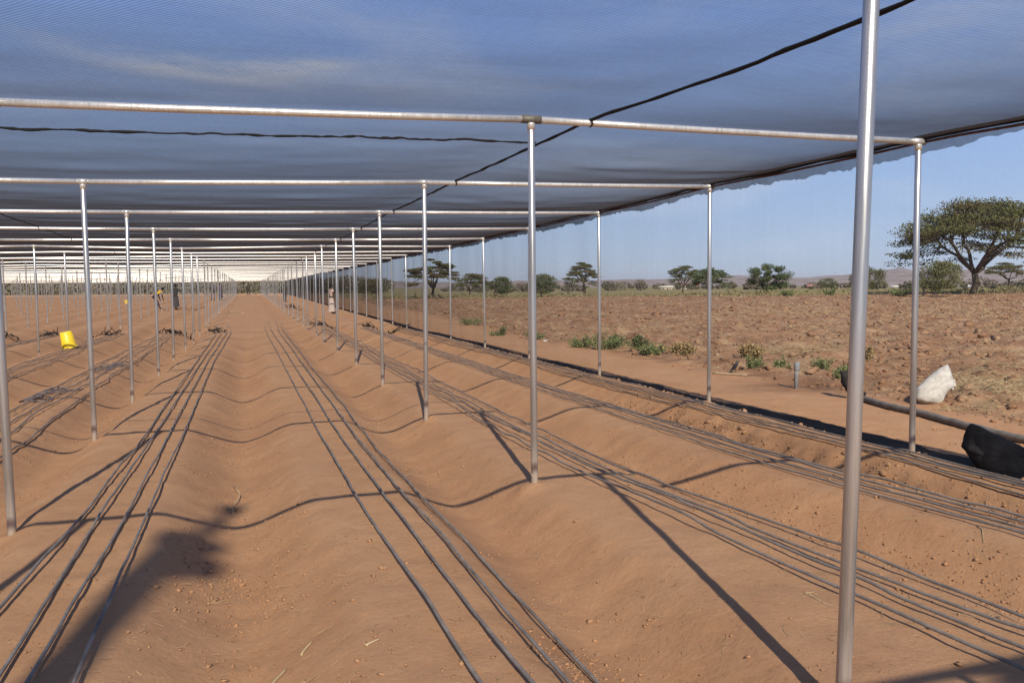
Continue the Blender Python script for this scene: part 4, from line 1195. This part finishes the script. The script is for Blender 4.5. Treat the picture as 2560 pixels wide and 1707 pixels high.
# ------------------------------------------------------------------ things beside the path
# white sack
def sack():
    bl = px_depth(2294, 985, 10.9); tr = px_depth(2382, 897, 11.6)
    g = px_depth(2345, 990, 10.9)
    z0 = gz(g[0], g[1])
    root = empty('white_sack', (g[0], g[1], z0))
    sc = 10.95 / 2066
    rv = np.array([rt.x, rt.y, 0]); rv /= np.linalg.norm(rv); fv = np.array([-rv[1], rv[0], 0])
    # outline in (right px, up px) from the foot, walked round the front face; the sack leans back and is stuffed
    out = [(-52, 8), (-48, 34), (-20, 58), (10, 80), (37, 95), (44, 78), (50, 50), (48, 38), (32, 28), (12, -2), (2, -6), (-20, -3), (-40, 0)]
    c = np.array([0, 42.0])
    ang = []
    o2 = np.array(out, float)
    # densify
    n = 64
    seg = np.linalg.norm(np.diff(np.vstack([o2, o2[:1]]), axis=0), axis=1); cum = np.concatenate([[0], np.cumsum(seg)])
    s = np.linspace(0, cum[-1], n, endpoint=False)
    oo = np.stack([np.interp(s, cum, np.append(o2[:, k], o2[0, k])) for k in (0, 1)], 1)
    V = []; lv = [(-1.0, 0.02), (-0.97, 0.5), (-0.7, 0.82), (0.0, 1.0), (0.7, 0.85), (0.97, 0.5), (1.0, 0.02)]
    rgs = np.random.default_rng(5)
    for dth, f in lv:
        q = c + (oo - c) * f
        dp = dth * 17 + 1.2 * vnoise(q[:, 0] * 0.12, q[:, 1] * 0.12 + dth, 140) * 2.2
        P = rv[None] * (q[:, :1] * sc) + np.array([0, 0, 1.0])[None] * (q[:, 1:] * sc) + fv[None] * ((dp + 0.25 * q[:, 1] + 6)[:, None] * sc)
        V.append(P)
    V = np.concatenate(V)
    i = np.arange(len(lv) - 1)[:, None] * n; j = np.arange(n)[None]; k = (j + 1) % n
    F = np.stack([i + j, i + k, i + n + k, i + n + j], -1).reshape(-1, 4)
    F2 = np.stack([np.arange(n)[::-1]], 0); F3 = np.stack([np.arange(n) + (len(lv) - 1) * n], 0)
    obj('bag', mesh_np('bag', V, [F, F2, F3]), MSACK, root)
    # open gathered mouth
    mo = np.array([[44, 40], [52, 52], [58, 44], [56, 34]])
    mb = MB()
    for k in range(6):
        a = np.array([40 + k * 1.2, 34 + k * 4.0]); b = a + np.array([6 + 1.5 * math.sin(k * 2.1), -5 + 2 * math.cos(k * 3)])
        P = [rv * q[0] * sc + np.array([0, 0, q[1] * sc]) + fv * sc * (0.25 * q[1] + 6 + 8 * math.sin(k * 1.9)) for q in (a, (a + b) / 2 + [0, 1.5], b)]
        mb.add(*tube_geo(np.array(P), np.array([5.0, 4.2, 2.2]) * sc, 6))
    mb.build('frayed_mouth', MSACK, root)
    tag(root, 'white woven sack slumped on the path beside straw', 'sack')
sack()
# standpipe
g = px_depth(1990, 961, 12.7); z0 = gz(g[0], g[1])
root = empty('standpipe', (g[0], g[1], z0))
sc = 12.7 / 2066
obj('riser', mesh_np('riser', *tube_geo(np.array([[0, 0, -0.1], [0.005, 0, 38 * sc], [0.008, 0, 52 * sc]]), 5.2 * sc, 16)), MPVC, root)
obj('coupling', mesh_np('coupling', *tube_geo(np.array([[0.007, 0, 45 * sc], [0.008, 0, 47 * sc], [0.01, 0, 63 * sc], [0.01, 0, 66 * sc]]), np.array([6.4, 7.4, 7.4, 6.2]) * sc, 16)), MPVC, root)
tag(root, 'short grey plastic standpipe rising from damp soil', 'pipe')
# long pipe across the path
pp = [(2128, 985, 11.6), (2165, 993, 11.2), (2211, 1003, 10.6), (2300, 1026, 9.9), (2437, 1062, 8.85), (2500, 1076, 8.5), (2580, 1092, 8.1), (2760, 1125, 7.4)]
P = np.array([px_depth(a, b, c) for a, b, c in pp])
t = np.linspace(0, 1, 60); ti = np.linspace(0, 1, len(P))
P = np.stack([np.interp(t, ti, P[:, k]) for k in range(3)], -1)
for k in range(2):
    P[:, k] = np.convolve(np.pad(P[:, k], 4, mode='edge'), np.ones(9) / 9, 'valid')
P[:, 2] = terr(P[:, 0], P[:, 1]) + 0.043
o = obj('water_pipe', mesh_np('water_pipe', *tube_geo(P, 0.041, 14)), MPIPE)
tag(o, 'long dusty grey pipe lying across the path on the right', 'pipe')
# raised flared end of the pipe behind the thick post
g = px_depth(2127, 945, 11.7); e = P[0]
Q = np.array([e + [0.12, -0.1, 0.0], e + [0.0, 0.03, 0.05], e + [-0.06, 0.08, 0.2], e + [-0.05, 0.1, 0.33]])
o2 = obj('pipe_elbow', mesh_np('pipe_elbow', *tube_geo(Q, np.array([0.05, 0.062, 0.075, 0.08]), 14)), MBLACK)
tag(o2, 'dark pipe elbow standing up behind the thick post', 'pipe elbow')
# black plastic bundle
def bundle():
    g = px_depth(2500, 1180, 6.85)
    sc = 7.0 / 2066
    rv = np.array([rt.x, rt.y, 0]); rv /= np.linalg.norm(rv); fv = np.array([-rv[1], rv[0], 0])
    out = np.array([(-68, 52), (-78, 62), (-56, 112), (-46, 120), (-36, 118), (-22, 108), (20, 90), (62, 68), (110, 44), (150, 20), (150, -10), (60, -10), (-30, 0), (-52, 16)], float)
    c = np.array([20, 50.0])
    n = 72
    seg = np.linalg.norm(np.diff(np.vstack([out, out[:1]]), axis=0), axis=1); cum = np.concatenate([[0], np.cumsum(seg)])
    s = np.linspace(0, cum[-1], n, endpoint=False)
    oo = np.stack([np.interp(s, cum, np.append(out[:, k], out[0, k])) for k in (0, 1)], 1)
    lv = [(-1.0, 0.0), (-1.0, 0.45), (-0.9, 0.8), (-0.45, 0.97), (0.3, 1.0), (0.8, 0.9), (1.0, 0.6), (1.0, 0.0)]
    V = []
    z0 = gz(g[0], g[1])
    for dth, f in lv:
        q = c + (oo - c) * f
        dp = dth * 38 + 4 * fbm(q[:, 0] * 0.07, q[:, 1] * 0.07 + dth, 3, 150)
        V.append(rv[None] * (q[:, :1] * sc) + np.array([0, 0, 1.0])[None] * (q[:, 1:] * sc - 0.02) + fv[None] * ((dp + 0.35 * q[:, 1])[:, None] * sc))
    V = np.concatenate(V)
    i = np.arange(len(lv) - 1)[:, None] * n; j = np.arange(n)[None]; k = (j + 1) % n
    F = np.stack([i + j, i + k, i + n + k, i + n + j], -1).reshape(-1, 4)
    root = empty('plastic_bundle', (g[0], g[1], z0))
    obj('bag', mesh_np('bag', V, F), MBLACK, root)
    tag(root, 'bulky black plastic bundle lying at the lower right beside the net', 'bundle')
bundle()
# bird
def bird():
    g = px_depth(1838, 926, 14.9); z0 = gz(g[0], g[1]) + 0.03
    root = empty('bird', (g[0], g[1], z0), rz=-0.6)
    mbk = simple('bird_feather', (0.012, 0.014, 0.022), 0.45, 0, 0.3, 30, spec=0.5)
    P = np.array([[-0.075, 0, 0.02], [-0.05, 0, 0.05], [-0.02, 0, 0.085], [0.01, 0, 0.125], [0.028, 0, 0.16], [0.038, 0, 0.182], [0.05, 0, 0.19], [0.056, 0, 0.19]])
    obj('body', mesh_np('body', *tube_geo(P, np.array([0.008, 0.02, 0.034, 0.036, 0.027, 0.02, 0.017, 0.004]), 10)), mbk, root)
    obj('tail', mesh_np('tail', *tube_geo(np.array([[-0.05, 0, 0.05], [-0.09, 0, 0.005], [-0.115, 0, -0.02]]), np.array([0.014, 0.013, 0.006]), 6)), mbk, root)
    obj('beak', mesh_np('beak', *tube_geo(np.array([[0.055, 0, 0.188], [0.078, 0, 0.184]]), np.array([0.006, 0.001]), 5)), MROPE, root)
    for s_ in (-1, 1):
        obj('leg', mesh_np('leg', *tube_geo(np.array([[0.0, s_ * 0.014, 0.07], [0.006, s_ * 0.016, 0.03], [0.0, s_ * 0.016, -0.03], [0.02, s_ * 0.016, -0.032]]), 0.003, 5)), MROPE, root)
    tag(root, 'small dark bird standing upright beside the leafy plant', 'bird')
    a, b = px_depth(1782, 928, 14.9), px_depth(1868, 919, 14.6)
    t = np.linspace(0, 1, 8)[:, None]
    P = a * (1 - t) + b * t; P[:, 2] = terr(P[:, 0], P[:, 1]) + 0.02
    o = obj('stick', mesh_np('stick', *tube_geo(P, np.linspace(0.022, 0.013, 8), 7)), simple('weathered_wood', (0.34, 0.25, 0.16), 0.9))
    tag(o, 'weathered stick lying on the path under the bird', 'stick')
bird()
# paper scrap and stalks that can be picked out
def ground_stick(px0, py0, px1, py1, r, lab, name='dry_stalk', mat=None, kink=0.15, z=0.0):
    a, da = px_ground(px0, py0); b, db = px_ground(px1, py1)
    t = np.linspace(0, 1, 7)[:, None]
    P = a * (1 - t) + b * t
    d = b - a; L = np.linalg.norm(d)
    P[:, :2] += (np.array([-d[1], d[0]]) * kink * 0.3)[None] * np.sin(t * 5)
    P[:, 2] = terr(P[:, 0], P[:, 1]) + r * 0.9 + z * np.sin(np.pi * t[:, 0])
    return tag(obj(name, mesh_np(name, *tube_geo(P, np.linspace(r, r * 0.5, 7), 6)), mat or MSTRAW), lab, 'stalk', 'dry stalks on the beds')
ground_stick(584, 1172, 594, 1228, 0.006, 'pale upright crooked stalk in the furrow left of center', z=0.02)
ground_stick(665, 1640, 712, 1608, 0.009, 'bundle-like grassy stalk lying low at the bottom center')
ground_stick(752, 1592, 778, 1572, 0.006, 'short forked stalk right of the grassy stalk')
ground_stick(2240, 1418, 2290, 1400, 0.005, 'straight pale stalk on the slope right of the thick post')
ground_stick(2010, 1512, 2068, 1542, 0.003, 'thin bent stalk left of the thick post foot')
ground_stick(2012, 1512, 2036, 1503, 0.003, 'short upper piece of the bent stalk left of the thick post')
ground_stick(2442, 1335, 2465, 1362, 0.004, 'pale stalk stub below the second right bed')
ground_stick(915, 1640, 950, 1628, 0.006, 'short flat stalk near the bottom left of the central hoses')
ground_stick(570, 784, 612, 786, 0.03, 'long pale pole lying across the far path', name='pole_piece')
ground_stick(892, 846, 955, 846, 0.02, 'thin pale stick across the right bed near the hose tangles')
g, dg_ = px_ground(1363, 851)
V, F = box_geo(0, 0, 0.012, 0.14, 0.09, 0.004)
V[:, 2] += 0.02 * np.sin(V[:, 0] * 30)
o = obj('paper_scrap', mesh_np('paper_scrap', V, F), simple('white_paper', (0.75, 0.73, 0.7), 0.8)); o.location = (g[0], g[1], gz(g[0], g[1])); o.rotation_euler = (0.15, 0.1, 0.4)
tag(o, 'white paper scrap on the bare path', 'litter')
g, dg_ = px_ground(1578, 1155)
o = lump('rag', [(g[0], g[1], gz(g[0], g[1]) + 0.015, 0.055, 0.04, 0.02), (g[0] + 0.05, g[1] + 0.02, gz(g[0], g[1]) + 0.01, 0.03, 0.05, 0.015)], simple('grey_green_rag', (0.09, 0.10, 0.08), 0.8), 'small grey green rag right of the middle post foot', 'rag')

# ------------------------------------------------------------------ buckets
def bucket(px, py, depth, scale, lab, tilt=0.0):
    g = px_depth(px, py, depth)
    root = empty('yellow_bucket', (g[0], g[1], gz(g[0], g[1]) + 0.01))
    # turned upside down: the wide rim is on the soil
    prof = [(0.0, 0.36), (0.105, 0.36), (0.118, 0.352), (0.150, 0.02), (0.150, 0.0), (0.144, 0.0), (0.112, 0.34), (0.0, 0.345)]
    V, F = lathe_geo(np.array(prof) * scale, 28)
    obj('shell', mesh_np('shell', V, F), MYEL, root)
    V, F = lathe_geo(np.array([(0.150, 0.0), (0.162, 0.0), (0.163, 0.028), (0.1495, 0.03)]) * scale, 28)
    obj('rim', mesh_np('rim', V, F), MYEL, root)
    root.rotation_euler = (rad(4), tilt, YAW * 0)
    tag(root, lab, 'bucket', 'yellow buckets under the net')
bucket(175, 876, 21.0, 1.18, 'yellow bucket turned upside down on the left bed', rad(-11))
bucket(316, 755, 70, 0.9, 'tiny far yellow bucket behind the left posts', 0.0)

# ------------------------------------------------------------------ people
def skin_mesh(name, verts, edges, radii, mat, parent, sub=1, root_i=0):
    me = bpy.data.meshes.new(name)
    me.from_pydata([tuple(v) for v in verts], edges, [])
    o = bpy.data.objects.new('tmp', me); link(o)
    md = o.modifiers.new('s', 'SKIN')
    sv = me.skin_vertices[0].data
    for i, r in enumerate(radii):
        r = r if isinstance(r, tuple) else (r, r)
        sv[i].radius = r
        sv[i].use_root = (i == root_i)
    sb = o.modifiers.new('u', 'SUBSURF'); sb.levels = sub; sb.render_levels = sub
    dg = bpy.context.evaluated_depsgraph_get()
    m2 = bpy.data.meshes.new_from_object(o.evaluated_get(dg))
    bpy.data.objects.remove(o)
    m2.name = name
    m2.polygons.foreach_set('use_smooth', np.ones(len(m2.polygons), bool))
    m2.materials.clear(); m2.materials.append(mat)
    p = bpy.data.objects.new(name, m2)
    return link(p, parent)
def person(px, py, height_px, depth, face, lab, top, bottom, skirt=False, bend=0.0, arms=None, stride=0.12, scarf=None, robe=False):
    """face: heading the figure looks towards (radians from +Y)"""
    g = px_depth(px, py, depth)
    z0 = gz(g[0], g[1])
    H = 1.7
    root = empty('person', (g[0], g[1], z0), rz=-face)
    root.scale = (1, 1, 1)
    # pose in local frame: +Y forward, +X right
    hip = np.array([0, -0.25 * math.sin(bend), 0.90 - 0.06 * math.sin(bend)])
    def tor(l, side=0.0, fwd=0.0):   # along the bent spine
        return hip + np.array([side, l * math.sin(bend) + fwd * math.cos(bend), l * math.cos(bend) - fwd * math.sin(bend)])
    ch, nk, hd, ht = tor(0.34), tor(0.52), tor(0.62, 0, 0.03), tor(0.74, 0, 0.03)
    shl, shr = tor(0.46, -0.17), tor(0.46, 0.17)
    if arms == 'up':
        el, wl_, hl = tor(0.28, -0.25, 0.05), tor(0.12, -0.22, 0.2), tor(0.06, -0.2, 0.26)
        er, wr, hr_ = tor(0.30, 0.30, 0.16), tor(0.50, 0.30, 0.36), tor(0.58, 0.30, 0.40)
    elif arms == 'down':
        s1 = shl + [-.02, .05, -.28]; el = s1; wl_ = shl + [0, .12, -.52]; hl = shl + [0.01, .16, -.62]
        er = shr + [.02, .05, -.28]; wr = shr + [0, .12, -.52]; hr_ = shr + [-.01, .16, -.62]
    else:
        el, wl_, hl = tor(0.20, -0.24), tor(-0.04, -0.23, 0.06), tor(-0.13, -0.22, 0.08)
        er, wr, hr_ = tor(0.20, 0.24), tor(-0.04, 0.23, 0.06), tor(-0.13, 0.22, 0.08)
    vs, es, rs = [], [], []
    def a(p, r, c=None):
        vs.append(p); rs.append(r)
        if c is not None: es.append((c, len(vs) - 1))
        return len(vs) - 1
    ip = a(hip, (0.13, 0.10)); iw = a(tor(0.15), (0.115, 0.085), ip); ic = a(ch, (0.14, 0.10), iw); inn = a(nk, 0.05, ic)
    ih = a(hd, (0.072, 0.082), inn); it = a(ht, (0.075, 0.085), ih); a(tor(0.81, 0, 0.02), 0.045, it)
    for s_, e_, w_, h_ in ((shl, el, wl_, hl), (shr, er, wr, hr_)):
        i1 = a(s_, 0.055, ic); i2 = a(e_, 0.042, i1); i3 = a(w_, 0.030, i2); i4 = a(h_, (0.035, 0.02), i3)
    for sd__, st in ((-1, stride), (1, -stride)):
        k = np.array([sd__ * 0.105, hip[1] * 0.45 + st * 0.6 + 0.03, 0.48]); f = np.array([sd__ * 0.10, st, 0.08])
        i1 = a(np.array([sd__ * 0.095, hip[1], hip[2] - 0.08]), 0.085, ip); i2 = a(k, 0.058, i1); i3 = a(f, 0.038, i2); a(f + [0.0, 0.15, -0.045], (0.042, 0.03), i3)
    skin_mesh('body', vs, es, rs, MSKIN, root)
    # clothes
    tm = simple('cloth_top', top, 0.85); bmx = simple('cloth_bottom', bottom, 0.85)
    cv, ce, crr = [hip + [0, 0, 0.02], tor(0.15), ch, nk * 0.8 + ch * 0.2, shl, shl * 0.4 + el * 0.6, shr, shr * 0.4 + er * 0.6], [(0, 1), (1, 2), (2, 3), (2, 4), (4, 5), (2, 6), (6, 7)], [(0.16, 0.125), (0.14, 0.105), (0.16, 0.12), 0.06, 0.072, 0.062, 0.072, 0.062]
    skin_mesh('shirt', cv, ce, crr, tm, root)
    if skirt or robe:
        zl = 0.10 if robe else 0.22
        n = 18; V = []
        for t in np.linspace(0, 1, 7):
            aa = np.arange(n) * 2 * np.pi / n
            c_ = hip * (1 - t) + np.array([0, 0, zl]) * t
            rx = 0.17 + 0.07 * t + 0.012 * np.sin(aa * 5) * t; ry = 0.14 + 0.08 * t + 0.012 * np.sin(aa * 5 + 1) * t
            V.append(np.stack([c_[0] + rx * np.cos(aa), c_[1] + ry * np.sin(aa), np.full(n, c_[2])], -1))
        V = np.concatenate(V); i = np.arange(6)[:, None] * n; j = np.arange(n)[None]; k = (j + 1) % n
        obj('skirt', mesh_np('skirt', V, np.stack([i + j, i + k, i + n + k, i + n + j], -1).reshape(-1, 4)), bmx, root)
    else:
        pv, pe, pr_ = [hip + [0, 0, 0.03]], [], [(0.155, 0.12)]
        for sd__, st in ((-1, stride), (1, -stride)):
            b0 = len(pv)
            pv += [np.array([sd__ * 0.095, hip[1], hip[2] - 0.08]), np.array([sd__ * 0.105, hip[1] * 0.45 + st * 0.6 + 0.03, 0.48]), np.array([sd__ * 0.10, st, 0.12])]
            pe += [(0, b0), (b0, b0 + 1), (b0 + 1, b0 + 2)]; pr_ += [0.10, 0.075, 0.06]
        skin_mesh('trousers', pv, pe, pr_, bmx, root)
    hc = scarf or (0.012, 0.011, 0.012)
    V, F = lathe_geo([(0.001, 0.095), (0.05, 0.085), (0.083, 0.045), (0.092, 0.0), (0.088, -0.04), (0.06, -0.07)], 16)
    ho = obj('headscarf' if scarf else 'hair', mesh_np('hair', V, F), simple('hair', hc, 0.9), root)
    ho.location = tuple(tor(0.72, 0, 0.0)); ho.rotation_euler = (-bend * 0.8 - 0.1 + 0.25, 0, 0)
    s_ = (height_px * depth / 2066) / (1.72 if bend < 0.3 else 1.36)
    root.scale = (s_, s_, s_)
    return tag(root, lab, 'person', 'people under the net')
person(394, 770, 54, 55, 0.9, 'person in a yellow shirt bending over among the left posts', (0.70, 0.42, 0.02), (0.075, 0.05, 0.065), bend=0.95, arms='down', stride=0.2)
person(440, 772, 66, 53, 0.7, 'woman standing in dark top and skirt with one hand raised', (0.035, 0.04, 0.04), (0.05, 0.045, 0.045), skirt=True, arms='up', stride=0.03)
person(533, 747, 40, 88, -0.4, 'distant bent person in dark patterned clothes left of another', (0.10, 0.10, 0.13), (0.12, 0.10, 0.14), bend=0.5, arms='down')
person(551, 749, 44, 84, 0.2, 'distant person in dark violet clothes beside the path posts', (0.09, 0.07, 0.11), (0.06, 0.05, 0.09), skirt=True)
person(622, 740, 31, 118, 3.0, 'person in dark clothes walking at the far end of the path', (0.045, 0.055, 0.035), (0.04, 0.045, 0.03), stride=0.25)
person(829, 777, 74, 50, 1.2, 'person in pale pinkish robe standing against the side net', (0.42, 0.30, 0.26), (0.40, 0.33, 0.29), robe=True, stride=0.02)
person(712, 748, 46, 80, 0.3, 'distant dark clothed person between the right post rows', (0.05, 0.045, 0.045), (0.04, 0.04, 0.045))
person(1437, 724, 15, 210, 2.0, 'tiny white clothed person walking below the lone umbrella acacia', (0.72, 0.72, 0.72), (0.5, 0.5, 0.5), robe=True)
person(1444, 724, 14, 212, 2.0, 'tiny dark clothed person beside the white clothed one', (0.03, 0.03, 0.04), (0.03, 0.03, 0.04))

# ------------------------------------------------------------------ far houses
def house(px0, px1, py, top, depth, wall, roofc, lab):
    sc = depth / 2066; g = px_depth((px0 + px1) / 2, py, depth)
    z0 = float(base_terr(g[0], g[1]))
    W = (px1 - px0) * sc; H = (py - top) * sc; D = W * 0.7
    root = empty('house', (g[0], g[1], z0 - 0.1), rz=-math.atan2(g[0], g[1]))
    wm = simple('house_wall', wall, 0.9, scale=1.0); rm = simple('house_roof', roofc, 0.7, scale=1.0)
    hw = H * 0.6
    obj('wall', mesh_np('wall', *box_geo(0, 0, hw / 2, W, D, hw), smooth=False), wm, root)
    o_ = 0.3
    V = np.array([[-W / 2 - o_, -D / 2 - o_, hw], [W / 2 + o_, -D / 2 - o_, hw], [W / 2 + o_, D / 2 + o_, hw], [-W / 2 - o_, D / 2 + o_, hw], [-W / 2 - o_, 0, H], [W / 2 + o_, 0, H]])
    obj('roof', mesh_np('roof', V, [np.array([[0, 1, 5, 4], [2, 3, 4, 5], [0, 3, 2, 1]]), np.array([[0, 4, 3], [1, 2, 5]])], False), rm, root)
    dk = simple('house_opening', (0.04, 0.035, 0.03), 0.6)
    obj('door', mesh_np('door', *box_geo(W * 0.12, -D / 2 - 0.02, hw * 0.38, W * 0.11, 0.06, hw * 0.76), smooth=False), dk, root)
    for k in (-0.28, 0.34):
        obj('window', mesh_np('window', *box_geo(W * k, -D / 2 - 0.02, hw * 0.58, W * 0.12, 0.06, hw * 0.34), smooth=False), dk, root)
    tag(root, lab, 'house', 'far houses beyond the field')
house(1690, 1716, 717, 704, 190, (0.60, 0.52, 0.46), (0.62, 0.50, 0.45), 'pale house half hidden behind the left tree of the pair')
house(1712, 1745, 716, 701, 200, (0.55, 0.45, 0.4), (0.50, 0.09, 0.07), 'house with bright red roof behind the pair of trees')
house(1652, 1680, 718, 708, 190, (0.62, 0.56, 0.48), (0.5, 0.45, 0.38), 'low cream building left of the red roofed house')
house(2020, 2048, 717, 707, 210, (0.6, 0.55, 0.5), (0.52, 0.22, 0.18), 'small house with pinkish red roof left of the thick post')
house(2091, 2108, 716, 709, 230, (0.7, 0.68, 0.64), (0.6, 0.58, 0.55), 'small white house just left of the thick post')
house(2229, 2243, 716, 709, 200, (0.7, 0.68, 0.64), (0.55, 0.55, 0.52), 'tiny white hut between the two right posts')
house(2400, 2427, 714, 708, 220, (0.62, 0.64, 0.68), (0.55, 0.6, 0.7), 'low bluish white building behind the large acacia trunk')
house(1361, 1381, 719, 710, 190, (0.62, 0.58, 0.52), (0.55, 0.5, 0.45), 'pale hut behind the dark domed tree right of the middle post')
